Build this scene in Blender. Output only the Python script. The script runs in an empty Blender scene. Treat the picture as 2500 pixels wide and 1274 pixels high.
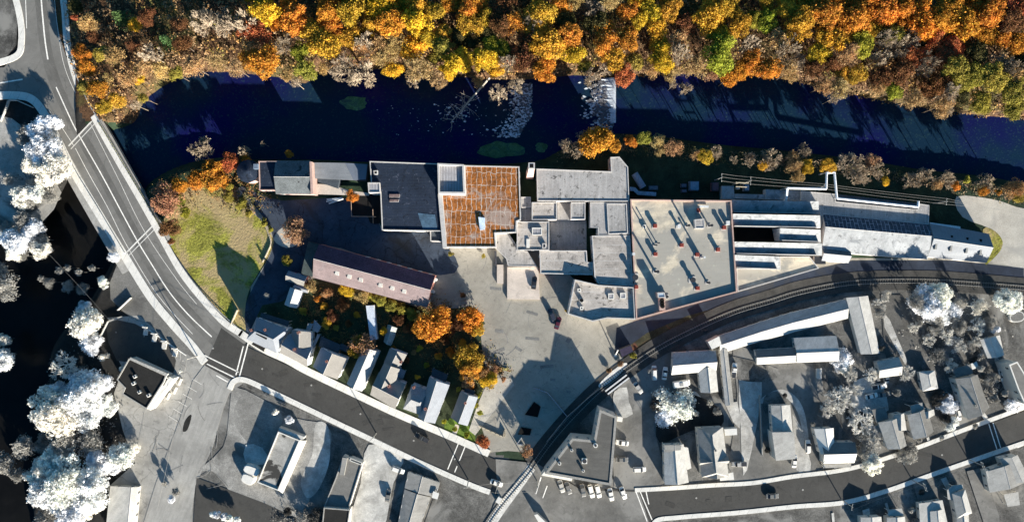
import bpy, math, random
from mathutils import Vector, Matrix, noise as mn
random.seed(7)
R = math.radians
C = bpy.data.collections.new('scene'); 
sc = bpy.context.scene; sc.collection.children.link(C)
H = 255.0; S = 0.15
# ---------------------------------------------------------------- camera
cam = bpy.data.cameras.new('camera'); co = bpy.data.objects.new('camera', cam); C.objects.link(co)
co.location = (0, 0, H); co.rotation_euler = (0, 0, 0)
cam.sensor_width = 36; cam.lens = 36 * H / (2500 * S); cam.clip_end = 6000
sc.camera = co
sc.render.resolution_x = 1024; sc.render.resolution_y = 521
# ---------------------------------------------------------------- light
SUN_EL = 15.0; SUN_AZ = (0.5, -0.866)          # horizontal direction towards the sun
w = bpy.data.worlds.new('World'); sc.world = w; w.use_nodes = True
nt = w.node_tree; bg = nt.nodes['Background']
sky = nt.nodes.new('ShaderNodeTexSky'); sky.sky_type = 'NISHITA'; sky.sun_disc = False
sky.sun_elevation = R(SUN_EL); sky.sun_rotation = math.atan2(SUN_AZ[0], SUN_AZ[1])
hs_ = nt.nodes.new('ShaderNodeHueSaturation'); hs_.inputs['Saturation'].default_value = 1.32; nt.links.new(sky.outputs[0], hs_.inputs['Color']); nt.links.new(hs_.outputs[0], bg.inputs[0]); sky.ozone_density = 4.0; sky.air_density = 1.3; bg.inputs[1].default_value = 0.055
sl = bpy.data.lights.new('sun', 'SUN'); sl.energy = 5.0; sl.angle = R(0.5); sl.color = (1, 0.945, 0.86)
so = bpy.data.objects.new('sun', sl); C.objects.link(so)
d = Vector((SUN_AZ[0] * math.cos(R(SUN_EL)), SUN_AZ[1] * math.cos(R(SUN_EL)), math.sin(R(SUN_EL))))
so.rotation_euler = d.to_track_quat('Z', 'Y').to_euler()
sc.view_settings.view_transform = 'Standard'; sc.view_settings.look = 'None'
sc.view_settings.exposure = 1.65; sc.view_settings.gamma = 1.0

# ---------------------------------------------------------------- helpers
def P(px, py, z=0.0):                      # photo pixel at height z -> world
    f = S * (H - z) / H
    return Vector(((px - 1250) * f, (637 - py) * f, z))
def PP(pts, z=0.0): return [P(a, b, z) for a, b in pts]
def tag(o, label=None, cat=None, group=None, kind=None):
    if label: o['label'] = label
    if cat: o['category'] = cat
    if group: o['group'] = group
    if kind: o['kind'] = kind
    return o
def thing(name, label, cat, loc=(0, 0, 0), rz=0, group=None):
    o = bpy.data.objects.new(name, None); C.objects.link(o); o.empty_display_size = 0.5
    o.location = loc; o.rotation_euler = (0, 0, rz)
    return tag(o, label, cat, group)
class MB:
    def __init__(s): s.v = []; s.f = []; s.m = []
    def add(s, vs, fs, m=0):
        b = len(s.v); s.v += [tuple(v) for v in vs]
        for f in fs: s.f.append(tuple(b + i for i in f)); s.m.append(m)
        return s
    def prism(s, pts, z0, z1, m=0, mt=None):
        n = len(pts); a = sum(pts[i][0] * pts[(i + 1) % n][1] - pts[(i + 1) % n][0] * pts[i][1] for i in range(n))
        if a < 0: pts = pts[::-1]
        vs = [(p[0], p[1], z0) for p in pts] + [(p[0], p[1], z1) for p in pts]
        s.add(vs, [(i, (i + 1) % n, n + (i + 1) % n, n + i) for i in range(n)], m)
        b = len(s.v) - 2 * n
        s.f.append(tuple(b + n + i for i in range(n))); s.m.append(m if mt is None else mt)
        s.f.append(tuple(b + n - 1 - i for i in range(n))); s.m.append(m)
        return s
    def box(s, c, sz, rz=0, m=0):
        x, y = sz[0] / 2, sz[1] / 2; cr, sr = math.cos(rz), math.sin(rz)
        pts = [(c[0] + a * cr - b * sr, c[1] + a * sr + b * cr) for a, b in ((-x, -y), (x, -y), (x, y), (-x, y))]
        return s.prism(pts, c[2], c[2] + sz[2], m)
    def tube(s, a, b, ra, rb=None, n=8, m=0, cap=True):
        a = Vector(a); b = Vector(b); rb = ra if rb is None else rb
        d_ = (b - a).normalized(); u = d_.orthogonal().normalized(); v = d_.cross(u)
        vs = []
        for p, r in ((a, ra), (b, rb)):
            for i in range(n):
                t = 2 * math.pi * i / n; vs.append(p + (u * math.cos(t) + v * math.sin(t)) * r)
        fs = [(i, (i + 1) % n, n + (i + 1) % n, n + i) for i in range(n)]
        if cap: fs += [tuple(range(n))[::-1], tuple(range(n, 2 * n))]
        return s.add(vs, fs, m)
    def build(s, name, mats, parent=None, smooth=False):
        me = bpy.data.meshes.new(name)
        v = s.v
        if parent is not None:
            iw = Matrix.Translation(parent['_w']).inverted() if False else None
            L = root_loc(parent); v = [(p[0] - L[0], p[1] - L[1], p[2] - L[2]) for p in v]
        me.from_pydata(v, [], s.f)
        if not isinstance(mats, (list, tuple)): mats = [mats]
        for m in mats: me.materials.append(m)
        if len(mats) > 1: me.polygons.foreach_set('material_index', s.m)
        if smooth: me.polygons.foreach_set('use_smooth', [True] * len(s.f))
        me.update()
        o = bpy.data.objects.new(name, me); C.objects.link(o)
        if parent is not None: o.parent = parent
        return o
def root_loc(p):
    L = Vector((0, 0, 0))
    while p is not None: L += Vector(p.location); p = p.parent
    return L
def copy_tree(o, parent=None):
    c = o.copy(); C.objects.link(c); c.parent = parent
    for ch in o.children: copy_tree(ch, c)
    return c
def smoothline(pts, n=8, closed=False):
    P_ = [Vector((p[0], p[1], 0)) for p in pts]; out = []
    N = len(P_)
    rng = range(N if closed else N - 1)
    for i in rng:
        if closed: p0, p1, p2, p3 = P_[i - 1], P_[i], P_[(i + 1) % N], P_[(i + 2) % N]
        else: p0, p1, p2, p3 = P_[max(i - 1, 0)], P_[i], P_[i + 1], P_[min(i + 2, N - 1)]
        for k in range(n):
            t = k / n
            q = 0.5 * ((2 * p1) + (p2 - p0) * t + (2 * p0 - 5 * p1 + 4 * p2 - p3) * t * t + (3 * p1 - p0 - 3 * p2 + p3) * t ** 3)
            out.append((q.x, q.y))
    if not closed: out.append((P_[-1].x, P_[-1].y))
    return out
def ribbon(mb, pts, w_, z0, z1, m=0, sm=8):       # pts in photo px, width in m
    pts = smoothline(pts, sm) if sm else pts
    q = [P(a, b, z1) for a, b in pts]; n = len(q); vs = []
    for i, p in enumerate(q):
        t = (q[min(i + 1, n - 1)] - q[max(i - 1, 0)]); t.z = 0; t.normalize(); nn = Vector((-t.y, t.x, 0)) * w_ / 2
        vs += [(p.x - nn.x, p.y - nn.y, z1), (p.x + nn.x, p.y + nn.y, z1)]
    fs = [(2 * i, 2 * i + 2, 2 * i + 3, 2 * i + 1) for i in range(n - 1)]
    if z0 is not None:
        k = len(vs); vs += [(v[0], v[1], z0) for v in vs]
        for i in range(n - 1):
            fs += [(2 * i, k + 2 * i, k + 2 * i + 2, 2 * i + 2), (2 * i + 1, 2 * i + 3, k + 2 * i + 3, k + 2 * i + 1)]
        fs += [(0, 1, k + 1, k), (2 * n - 2, k + 2 * n - 2, k + 2 * n - 1, 2 * n - 1)]
    return mb.add(vs, fs, m)

# ---------------------------------------------------------------- materials
GT = (1.0, 0.955, 0.85)                                  # neutral grey paint/ground of the district
def g(v): return (v * GT[0], v * GT[1], v * GT[2])
MATS = {}
def M(name, col, var=0.3, scale=0.25, rough=0.9, fine=0.25, fscale=3.0, seam=None, streak=None, stain=None, brick=None, metal=0, spec=0.2, bump=0, crack=None, spots=0.0, mid=0.5):
    if name in MATS: return MATS[name]
    m = bpy.data.materials.new(name); m.use_nodes = True; t = m.node_tree; N = t.nodes; Lk = t.links.new
    b = N['Principled BSDF']; b.inputs['Roughness'].default_value = rough; b.inputs['Metallic'].default_value = metal
    b.inputs['Specular IOR Level'].default_value = spec
    geo = N.new('ShaderNodeNewGeometry'); pos = geo.outputs['Position']
    def rot(ang, sx=1, sy=1):
        mp = N.new('ShaderNodeMapping'); mp.inputs['Rotation'].default_value[2] = ang
        mp.vector_type = 'TEXTURE'; mp.inputs['Scale'].default_value = (sx, sy, 1); Lk(pos, mp.inputs[0]); return mp.outputs[0]
    def nz(vec, s_, det=4, r=0.6, dist=0):
        n = N.new('ShaderNodeTexNoise'); n.inputs['Scale'].default_value = s_; n.inputs['Detail'].default_value = det
        n.inputs['Roughness'].default_value = r; n.inputs['Distortion'].default_value = dist; Lk(vec, n.inputs['Vector']); return n.outputs['Fac']
    def remap(o, a, b_, c, d_):
        r = N.new('ShaderNodeMapRange'); Lk(o, r.inputs[0])
        for i, x in enumerate((a, b_, c, d_)): r.inputs[i + 1].default_value = x
        return r.outputs[0]
    def mul(a, b_):
        r = N.new('ShaderNodeMath'); r.operation = 'MULTIPLY'; Lk(a, r.inputs[0]); Lk(b_, r.inputs[1]); return r.outputs[0]
    def mix(fac, a, b_, typ='MIX'):
        x = N.new('ShaderNodeMix'); x.data_type = 'RGBA'; x.blend_type = typ
        if hasattr(fac, 'default_value') or hasattr(fac, 'is_output'): Lk(fac, x.inputs[0])
        else: x.inputs[0].default_value = fac
        for i, c in ((6, a), (7, b_)):
            if isinstance(c, tuple): x.inputs[i].default_value = (*c[:3], 1)
            else: Lk(c, x.inputs[i])
        return x.outputs[2]
    c = (*col, 1) if len(col) == 3 else col
    val = remap(nz(pos, scale, 5, 0.65, 0.4), 0.3, 0.7, 1 - var, 1 + var)
    if fine: val = mul(val, remap(nz(pos, fscale, 3, 0.7), 0.3, 0.7, 1 - fine, 1 + fine))
    if mid: val = mul(val, remap(nz(pos, scale * 4.3, 4, 0.7, 1.2), 0.3, 0.7, 1 - var * mid, 1 + var * mid))
    if streak is not None:
        val = mul(val, remap(nz(rot(streak, 7, 1.1), 1.0, 3, 0.6), 0.35, 0.65, 0.91, 1.09))
    cv = N.new('ShaderNodeCombineXYZ')
    for i in range(3): Lk(val, cv.inputs[i])
    out = mix(1.0, tuple(col), cv.outputs[0], 'MULTIPLY')
    if stain:                                        # (colour, scale, threshold, softness)
        f = remap(nz(pos, stain[1], 5, 0.6, 0.8), stain[2], stain[2] + stain[3], 0, stain[4] if len(stain) > 4 else 1)
        out = mix(f, out, tuple(stain[0]))
    if spots:
        f = remap(nz(pos, 0.55, 3, 0.55, 0.6), 0.60, 0.68, 0, spots); out = mix(f, out, tuple(k_ * 0.35 for k_ in col))
        f = remap(nz(pos, 0.9, 3, 0.55, 0.3), 0.66, 0.72, 0, spots * 0.8); out = mix(f, out, tuple(min(0.7, k_ * 1.5) for k_ in col))
    if crack:                                        # (scale, width, colour, amount)
        dn = N.new('ShaderNodeTexNoise'); dn.inputs['Scale'].default_value = 0.5; dn.inputs['Detail'].default_value = 4; Lk(pos, dn.inputs['Vector'])
        sb = N.new('ShaderNodeVectorMath'); sb.operation = 'MULTIPLY_ADD'; Lk(dn.outputs['Color'], sb.inputs[0]); sb.inputs[1].default_value = (2.2,) * 3; Lk(pos, sb.inputs[2])
        vo = N.new('ShaderNodeTexVoronoi'); vo.feature = 'DISTANCE_TO_EDGE'; vo.inputs['Scale'].default_value = crack[0]; Lk(sb.outputs[0], vo.inputs['Vector'])
        f = mul(remap(vo.outputs['Distance'], 0, crack[1], crack[3], 0), remap(nz(pos, 0.06, 3), 0.42, 0.55, 0.0, 1.0)); out = mix(f, out, tuple(crack[2]))
    if brick:                                        # (angle, width, height, mortar, colour)
        dn = N.new('ShaderNodeTexNoise'); dn.inputs['Scale'].default_value = 0.35; Lk(pos, dn.inputs['Vector'])
        sb = N.new('ShaderNodeVectorMath'); sb.operation = 'MULTIPLY_ADD'; Lk(dn.outputs['Color'], sb.inputs[0])
        sb.inputs[1].default_value = (brick[5] if len(brick) > 5 else 0,) * 3; Lk(rot(brick[0]), sb.inputs[2])
        bt = N.new('ShaderNodeTexBrick'); bt.inputs['Scale'].default_value = 1; bt.inputs['Brick Width'].default_value = brick[1]
        bt.inputs['Row Height'].default_value = brick[2]; bt.inputs['Mortar Size'].default_value = brick[3]; bt.inputs['Mortar Smooth'].default_value = 0.3
        bt.offset = brick[6] if len(brick) > 6 else 0.37; Lk(sb.outputs[0], bt.inputs['Vector'])
        f = mul(bt.outputs['Fac'], remap(nz(pos, 0.3, 4), 0.36, 0.52, 0.25, 1.0))
        out = mix(f, out, tuple(brick[4]))
    if seam:                                         # (angle, period, width fraction, colour)
        mp = rot(seam[0]); sx = N.new('ShaderNodeSeparateXYZ'); Lk(mp, sx.inputs[0])
        dv = N.new('ShaderNodeMath'); dv.operation = 'DIVIDE'; Lk(sx.outputs[0], dv.inputs[0]); dv.inputs[1].default_value = seam[1]
        fr = N.new('ShaderNodeMath'); fr.operation = 'FRACT'; Lk(dv.outputs[0], fr.inputs[0])
        lt = N.new('ShaderNodeMath'); lt.operation = 'LESS_THAN'; Lk(fr.outputs[0], lt.inputs[0]); lt.inputs[1].default_value = seam[2]
        f = mul(lt.outputs[0], remap(nz(pos, 0.5, 3), 0.35, 0.6, 0.1, 0.8))
        out = mix(f, out, tuple(seam[3]))
    Lk(out, b.inputs['Base Color'])
    if bump:
        bp = N.new('ShaderNodeBump'); bp.inputs['Strength'].default_value = 1; bp.inputs['Distance'].default_value = bump
        Lk(nz(pos, fscale * 0.7, 4, 0.7), bp.inputs['Height']); Lk(bp.outputs[0], b.inputs['Normal'])
    MATS[name] = m
    return m
def leafmat(name, trans=0.3, var=0.5):
    m = bpy.data.materials.new(name); m.use_nodes = True; t = m.node_tree; N = t.nodes; Lk = t.links.new
    b = N['Principled BSDF']; out = N['Material Output']
    oi = N.new('ShaderNodeObjectInfo'); geo = N.new('ShaderNodeNewGeometry')
    n = N.new('ShaderNodeTexNoise'); n.inputs['Scale'].default_value = 0.45; n.inputs['Detail'].default_value = 4; Lk(geo.outputs['Position'], n.inputs['Vector'])
    r = N.new('ShaderNodeMapRange'); Lk(n.outputs['Fac'], r.inputs[0])
    for i, x in enumerate((0.3, 0.7, 1 - var, 1 + var)): r.inputs[i + 1].default_value = x
    hs = N.new('ShaderNodeHueSaturation'); Lk(oi.outputs['Color'], hs.inputs['Color']); Lk(r.outputs[0], hs.inputs['Value'])
    r2 = N.new('ShaderNodeMapRange'); Lk(geo.outputs['Random Per Island'], r2.inputs[0])
    for i, x in enumerate((0, 1, 0.485, 0.515)): r2.inputs[i + 1].default_value = x
    Lk(r2.outputs[0], hs.inputs['Hue'])
    b.inputs['Roughness'].default_value = 0.8; b.inputs['Specular IOR Level'].default_value = 0.15
    Lk(hs.outputs[0], b.inputs['Base Color'])
    if trans:
        tr = N.new('ShaderNodeBsdfTranslucent'); Lk(hs.outputs[0], tr.inputs[0]); mx = N.new('ShaderNodeMixShader'); mx.inputs[0].default_value = trans
        Lk(b.outputs[0], mx.inputs[1]); Lk(tr.outputs[0], mx.inputs[2]); Lk(mx.outputs[0], out.inputs[0])
    MATS[name] = m; return m

# district (grey) materials
ASPH = M('asphalt_grey', g(0.15), 0.3, 0.08, fine=0.1, stain=(g(0.25), 0.08, 0.52, 0.15, 0.7), crack=(0.2, 0.014, g(0.07), 0.45), spots=0.35)
ASPD = M('asphalt_dark', g(0.055), 0.15, 0.1, fine=0.12, stain=(g(0.09), 0.12, 0.55, 0.25, 0.5), crack=(0.16, 0.012, g(0.03), 0.45), spots=0.25)
ROADB = M('road_worn', g(0.16), 0.15, 0.06, fine=0.08, stain=(g(0.24), 0.08, 0.5, 0.25, 0.5), crack=(0.09, 0.014, g(0.07), 0.5))
ROADL = M('lane_worn', g(0.12), 0.2, 0.1, fine=0.1, streak=R(-62))
CONC = M('concrete_pale', g(0.62), 0.12, 0.3, fine=0.1, seam=(R(-25), 3.0, 0.05, g(0.3)))
CONCD = M('concrete_grey', g(0.3), 0.2, 0.3, fine=0.15)
WHITE = M('white_paint', g(0.62), 0.08, 0.5, fine=0.08)
PAINTW = M('road_paint', g(0.75), 0.2, 1.0, fine=0.2)
GRASSG = M('grass_grey', g(0.10), 0.6, 0.12, fine=0.4, fscale=2.2, stain=(g(0.22), 0.07, 0.52, 0.12, 0.9))
LOTG = M('lot_grey', g(0.30), 0.25, 0.05, fine=0.1, stain=(g(0.16), 0.09, 0.52, 0.2, 0.8), crack=(0.1, 0.02, g(0.1), 0.7), spots=0.4)
LOTP = M('lot_pale', g(0.42), 0.4, 0.09, fine=0.2, stain=(g(0.22), 0.15, 0.5, 0.2, 0.8))
DARKG = M('soil_dark', g(0.02), 0.5, 0.15, fine=0.4)
BALL = M('ballast_grey', g(0.05), 0.3, 0.3, fine=0.35, fscale=4)
STEEL = M('rail_steel', g(0.35), 0.2, 1, rough=0.5)
SLEEP = M('sleeper_wood', g(0.09), 0.2, 1)
# mill side materials
YARD = M('asphalt_yard', (0.27, 0.25, 0.205), 0.22, 0.06, fine=0.12, stain=((0.36, 0.34, 0.29), 0.09, 0.5, 0.25, 0.5), crack=(0.17, 0.014, (0.13, 0.12, 0.105), 0.6), spots=0.35)
YARDD = M('asphalt_yard_shade', (0.038, 0.05, 0.07), 0.3, 0.09, fine=0.2, stain=((0.03, 0.03, 0.03), 0.06, 0.56, 0.1, 0.9), crack=(0.13, 0.02, (0.012, 0.012, 0.014), 0.8), spots=0.6)  # dark asphalt, deepened to carry the barn's shadow in its colour
LAWN = M('lawn', (0.22, 0.21, 0.035), 0.5, 0.12, fine=0.6, fscale=1.6, stain=((0.36, 0.26, 0.14), 0.06, 0.44, 0.1, 0.8), bump=0.25)
BACKY = M('back_yard_grass', (0.035, 0.045, 0.02), 0.5, 0.12, fine=0.5)
BANKG = M('bank_grass', (0.02, 0.035, 0.018), 0.5, 0.15, fine=0.5)
FLOOR = M('forest_floor', (0.085, 0.045, 0.022), 0.5, 0.12, fine=0.6, fscale=1.5, stain=((0.07, 0.065, 0.02), 0.05, 0.5, 0.15, 0.9), bump=0.3)
GRAV = M('gravel', (0.40, 0.37, 0.31), 0.2, 0.06, fine=0.2, stain=((0.27, 0.26, 0.23), 0.1, 0.5, 0.2, 0.7))
SLAB = M('slab_concrete', (0.50, 0.43, 0.36), 0.15, 0.2, fine=0.12, stain=((0.30, 0.26, 0.22), 0.25, 0.58, 0.15, 0.8))
R_GREY = M('roof_grey_membrane', (0.31, 0.295, 0.275), 0.2, 0.12, fine=0.2, streak=R(90), stain=((0.13, 0.12, 0.11), 0.16, 0.6, 0.12, 0.8), seam=(R(0), 2.4, 0.06, (0.42, 0.40, 0.37)), spots=1.0)
R_GREY2 = M('roof_grey_banded', (0.36, 0.325, 0.285), 0.25, 0.15, fine=0.2, streak=R(0), stain=((0.12, 0.11, 0.10), 0.2, 0.6, 0.1, 0.8), seam=(R(90), 2.8, 0.07, (0.45, 0.43, 0.40)), spots=1.0)
R_BEIGE = M('roof_beige_membrane', (0.54, 0.47, 0.35), 0.12, 0.08, fine=0.12, streak=R(4), stain=((0.25, 0.245, 0.22), 0.045, 0.48, 0.06, 0.8), seam=(R(92), 3.2, 0.05, (0.31, 0.29, 0.25)), spots=0.25)
R_TAR = M('roof_tar', (0.014, 0.022, 0.038), 0.25, 0.2, fine=0.35, streak=R(0), stain=((0.09, 0.10, 0.13), 0.7, 0.6, 0.08, 0.6), brick=(R(0), 7, 1.0, 0.03, (0.035, 0.045, 0.06)), spots=0.8)
R_TAR2 = M('roof_tar_light', (0.06, 0.07, 0.08), 0.2, 0.2, fine=0.3, streak=R(0))
R_CORR = M('roof_corrugated', (0.26, 0.25, 0.25), 0.2, 0.3, fine=0.15, seam=(R(0), 1.0, 0.35, (0.42, 0.41, 0.41)))
R_RUST = M('roof_rust', (0.25, 0.09, 0.022), 0.45, 0.3, fine=0.45, fscale=1.2, streak=R(0), stain=((0.30, 0.24, 0.20), 0.11, 0.54, 0.08, 0.8), brick=(R(89), 4.6, 1.75, 0.10, (0.46, 0.40, 0.34), 1.9, 0.04), spots=0.6)
R_SLATE = M('roof_slate', (0.11, 0.12, 0.12), 0.25, 0.3, fine=0.4, stain=((0.02, 0.02, 0.02), 0.5, 0.62, 0.05, 0.9))
R_PURP = M('roof_red_shingle', (0.19, 0.145, 0.14), 0.15, 0.15, fine=0.25, streak=R(-16), stain=((0.18, 0.15, 0.15), 0.2, 0.55, 0.15, 0.8), spots=0.3)
R_PURPD = M('roof_plum_shade', (0.07, 0.042, 0.065), 0.3, 0.2, fine=0.4, stain=((0.16, 0.15, 0.17), 0.9, 0.68, 0.06, 0.5))  # darker copy of the barn roof, shade of the north slope in its colour
R_SHING = M('roof_shingle', (0.225, 0.24, 0.26), 0.12, 0.3, fine=0.12, brick=(R(-25), 1.0, 0.35, 0.02, (0.17, 0.17, 0.17)))  # bluish tone carries the skylit shade of slopes turned from the sun
R_SHINGT = M('roof_shingle_lit', (0.23, 0.215, 0.19), 0.12, 0.3, fine=0.12, brick=(R(-25), 1.0, 0.35, 0.02, (0.14, 0.13, 0.12)))  # tan copy of the shingle, toned for sunlit slopes
R_METW = M('roof_white_metal', (0.21, 0.22, 0.23), 0.08, 0.2, fine=0.05, rough=0.6, seam=(R(-6), 1.2, 0.06, (0.3, 0.3, 0.3)), stain=((0.16, 0.16, 0.16), 0.15, 0.6, 0.15, 0.6))
R_SAW = M('roof_saw_pale', (0.31, 0.315, 0.31), 0.2, 0.15, fine=0.15, streak=R(70), stain=((0.17, 0.18, 0.185), 0.22, 0.52, 0.12, 0.9), spots=0.7)
R_GRID = M('roof_glazed_dark', (0.05, 0.065, 0.085), 0.35, 0.4, fine=0.5, brick=(R(88), 3.2, 1.4, 0.09, (0.30, 0.34, 0.38), 0.5))
W_BRICK = M('wall_brick', (0.33, 0.14, 0.10), 0.2, 0.5, fine=0.2, brick=(0, 0.6, 0.25, 0.02, (0.3, 0.22, 0.2)))
W_PALE = M('wall_pale', (0.62, 0.57, 0.52), 0.12, 0.3, fine=0.12, stain=((0.35, 0.3, 0.26), 0.4, 0.62, 0.15, 0.6))
W_PINK = M('wall_pink_brick', (0.55, 0.36, 0.30), 0.15, 0.4, fine=0.12)
W_WHITE = M('siding_white', (0.7, 0.7, 0.69), 0.06, 0.4, fine=0.05)
W_TAN = M('siding_tan', (0.5, 0.46, 0.4), 0.08, 0.4, fine=0.05)
W_DARK = M('wall_dark', (0.05, 0.05, 0.055), 0.3, 0.5, fine=0.2)
COPE = M('coping', (0.44, 0.42, 0.39), 0.12, 0.8, fine=0.15)
COPEP = M('coping_pink', (0.42, 0.29, 0.24), 0.15, 0.8, fine=0.15)
REDM = M('red_metal', (0.17, 0.035, 0.025), 0.2, 1, fine=0.2)
DARKM = M('dark_metal', (0.03, 0.032, 0.036), 0.2, 1, rough=0.5)
PALEM = M('pale_metal', (0.55, 0.55, 0.53), 0.1, 1, rough=0.5)
GLASS = M('glass_dark', (0.02, 0.025, 0.03), 0.2, 1, rough=0.12, fine=0, spec=0.5)
WOOD = M('pole_wood', g(0.3), 0.25, 1.2, fine=0.2)
WIRE = M('wire', g(0.22), 0.1, 1)
HOLE = M('shaft_black', (0.003, 0.003, 0.003), 0.1, 1)
# grey roofs
GR = [M('roof_g%d' % i, g(v), 0.14, 0.25, fine=0.14, streak=R(-20 + 25 * i), stain=(g(v * 0.6), 0.3, 0.62, 0.12, 0.6)) for i, v in enumerate((0.16, 0.26, 0.37, 0.45, 0.5))]
for i, n_ in enumerate(('roof_charcoal', 'roof_grey', 'roof_mid_grey', 'roof_light_grey', 'roof_pale')): GR[i].name = n_
GBLK = M('roof_black', g(0.018), 0.2, 0.3, fine=0.3)
GWALL = M('wall_grey_white', g(0.5), 0.06, 0.4, fine=0.06)
GWALD = M('wall_grey', g(0.3), 0.1, 0.4, fine=0.06)
LEAF = leafmat('foliage'); BARK = leafmat('bark', 0, 0.25); NEED = leafmat('needles', 0.1)
# ================================================================ TERRAIN
RIVER = [(328, 300), (352, 248), (420, 200), (500, 176), (600, 180), (700, 192), (745, 205), (790, 175), (900, 170), (1050, 178), (1180, 195), (1280, 195), (1400, 185), (1500, 190),
         (1600, 190), (1760, 188), (1900, 200), (2050, 232), (2200, 262), (2400, 290), (2700, 325), (2700, 480), (2500, 445), (2400, 425), (2250, 410), (2100, 385), (1900, 362), (1750, 348),
         (1600, 328), (1500, 322), (1440, 330), (1370, 365), (1300, 395), (1130, 400), (900, 395), (760, 390), (620, 390), (540, 385), (470, 395), (395, 425), (350, 470), (372, 540), (350, 590),
         (290, 610), (262, 660), (215, 740), (160, 800), (125, 860), (120, 940), (110, 1040), (95, 1140), (80, 1240), (90, 1400), (-120, 1400), (-120, 640), (20, 600), (95, 560), (140, 490), (172, 430), (195, 395), (250, 330)]
WZ = -4.0
RW = [(P(a, b, WZ).x, P(a, b, WZ).y) for a, b in smoothline(RIVER, 3, True)]
import numpy as np
def sdist(X, Y, poly):
    px = np.array([p[0] for p in poly]); py = np.array([p[1] for p in poly]); qx = np.roll(px, -1); qy = np.roll(py, -1)
    best = np.full(X.shape, 1e9); ins = np.zeros(X.shape, bool)
    for a, b, c, d_ in zip(px, py, qx, qy):
        ex, ey = c - a, d_ - b; L2 = ex * ex + ey * ey + 1e-9
        t = np.clip(((X - a) * ex + (Y - b) * ey) / L2, 0, 1)
        best = np.minimum(best, (X - a - t * ex) ** 2 + (Y - b - t * ey) ** 2)
        cr = ((b > Y) != (d_ > Y)) & (X < ex * (Y - b) / (ey + 1e-12) + a); ins ^= cr
    dd = np.sqrt(best); return np.where(ins, -dd, dd)
def axis(lo, hi, st, far):
    a = list(np.arange(lo, hi + st, st)); x = a[-1]; s_ = st
    out = []
    while x < far: s_ *= 1.5; x += s_; out.append(x)
    x = a[0]; s_ = st; pre = []
    while x > -far: s_ *= 1.5; x -= s_; pre.append(x)
    return np.array(pre[::-1] + a + out)
ax = axis(-215, 215, 1.0, 3500); ay = axis(-115, 115, 1.0, 3500)
X, Y = np.meshgrid(ax, ay); SD = sdist(X, Y, RW)
bank = 3.2
Z = np.where(SD < 0, WZ - 0.2 + np.clip(SD, -6, 0) * 0.35, WZ - 0.2 + np.clip(SD / bank, 0, 1) * (-WZ + 0.2))
inforest = (Y > (637 - 330) * S - 6) & (SD > 0)
nzv = np.array([[mn.noise(Vector((x * 0.05, y * 0.05, 0))) for x in ax] for y in ay])
Z = np.where((Y > 40) & (SD > 2) & (X > -160), Z + np.clip((SD - 2) / 8, 0, 1) * (nzv * 0.9 + 0.9), Z)
PXX = X / S + 1250; PYY = 637 - Y / S
def terr_mat():
    m = np.zeros(X.shape, int)                   # 0 forest floor, 1 bank grass, 2 grey soil, 3 grey grass
    road = np.interp(PYY, [0, 150, 330, 600, 850], [110, 130, 220, 380, 560])
    left = PXX < road
    m[:] = 0
    south = PYY > np.interp(PXX, [0, 1300, 1300, 1800, 2500], [300, 300, 300, 300, 320])
    m[south] = 1
    railY = np.interp(PXX, [1190, 1300, 1480, 1600, 1690, 1800, 1950, 2100, 2300, 2500], [1274, 1120, 954, 865, 815, 757, 715, 692, 690, 705])
    streetY = np.interp(PXX, [500, 600, 900, 1195, 1300], [830, 840, 985, 1110, 1150])
    m[(PXX > 1300) & (PYY > railY)] = 3
    m[(PXX <= 1300) & (PXX > 480) & (PYY > streetY)] = 3
    m[left] = 2
    m[(PXX < 500) & (PYY > 640) & left] = 2
    m[(PXX > 430) & (PYY > 850) & (PYY > streetY - 4)] = 3
    return m
TM = terr_mat()
ny, nx = X.shape
verts = [(float(X[j, i]), float(Y[j, i]), float(Z[j, i])) for j in range(ny) for i in range(nx)]
faces = [(j * nx + i, j * nx + i + 1, (j + 1) * nx + i + 1, (j + 1) * nx + i) for j in range(ny - 1) for i in range(nx - 1)]
me = bpy.data.meshes.new('ground'); me.from_pydata(verts, [], faces)
for m_ in (FLOOR, BANKG, DARKG, GRASSG): me.materials.append(m_)
me.polygons.foreach_set('material_index', [int(TM[j, i]) for j in range(ny - 1) for i in range(nx - 1)])
me.polygons.foreach_set('use_smooth', [True] * len(faces)); me.update()
gr = bpy.data.objects.new('ground', me); C.objects.link(gr); tag(gr, kind='structure')
def ground_z(x, y):
    i = int(np.clip(np.searchsorted(ax, x), 1, nx - 1)); j = int(np.clip(np.searchsorted(ay, y), 1, ny - 1)); return float(Z[j, i])
def river_d(x, y):
    i = int(np.clip(np.searchsorted(ax, x), 1, nx - 1)); j = int(np.clip(np.searchsorted(ay, y), 1, ny - 1)); return float(SD[j, i])

# ---------------------------------------------------------------- water
wm = bpy.data.materials.new('river_water'); wm.use_nodes = True; t = wm.node_tree; N = t.nodes; Lk = t.links.new; b = N['Principled BSDF']
geo = N.new('ShaderNodeNewGeometry')
n1 = N.new('ShaderNodeTexNoise'); n1.inputs['Scale'].default_value = 0.035; n1.inputs['Detail'].default_value = 6; Lk(geo.outputs['Position'], n1.inputs['Vector'])
n2 = N.new('ShaderNodeTexNoise'); n2.inputs['Scale'].default_value = 1.4; n2.inputs['Detail'].default_value = 3; Lk(geo.outputs['Position'], n2.inputs['Vector'])
cr = N.new('ShaderNodeValToRGB'); Lk(n1.outputs['Fac'], cr.inputs[0])
cr.color_ramp.elements[0].position = 0.36; cr.color_ramp.elements[0].color = (0.006, 0.005, 0.06, 1)
cr.color_ramp.elements[1].position = 0.56; cr.color_ramp.elements[1].color = (0.006, 0.020, 0.040, 1)
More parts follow.
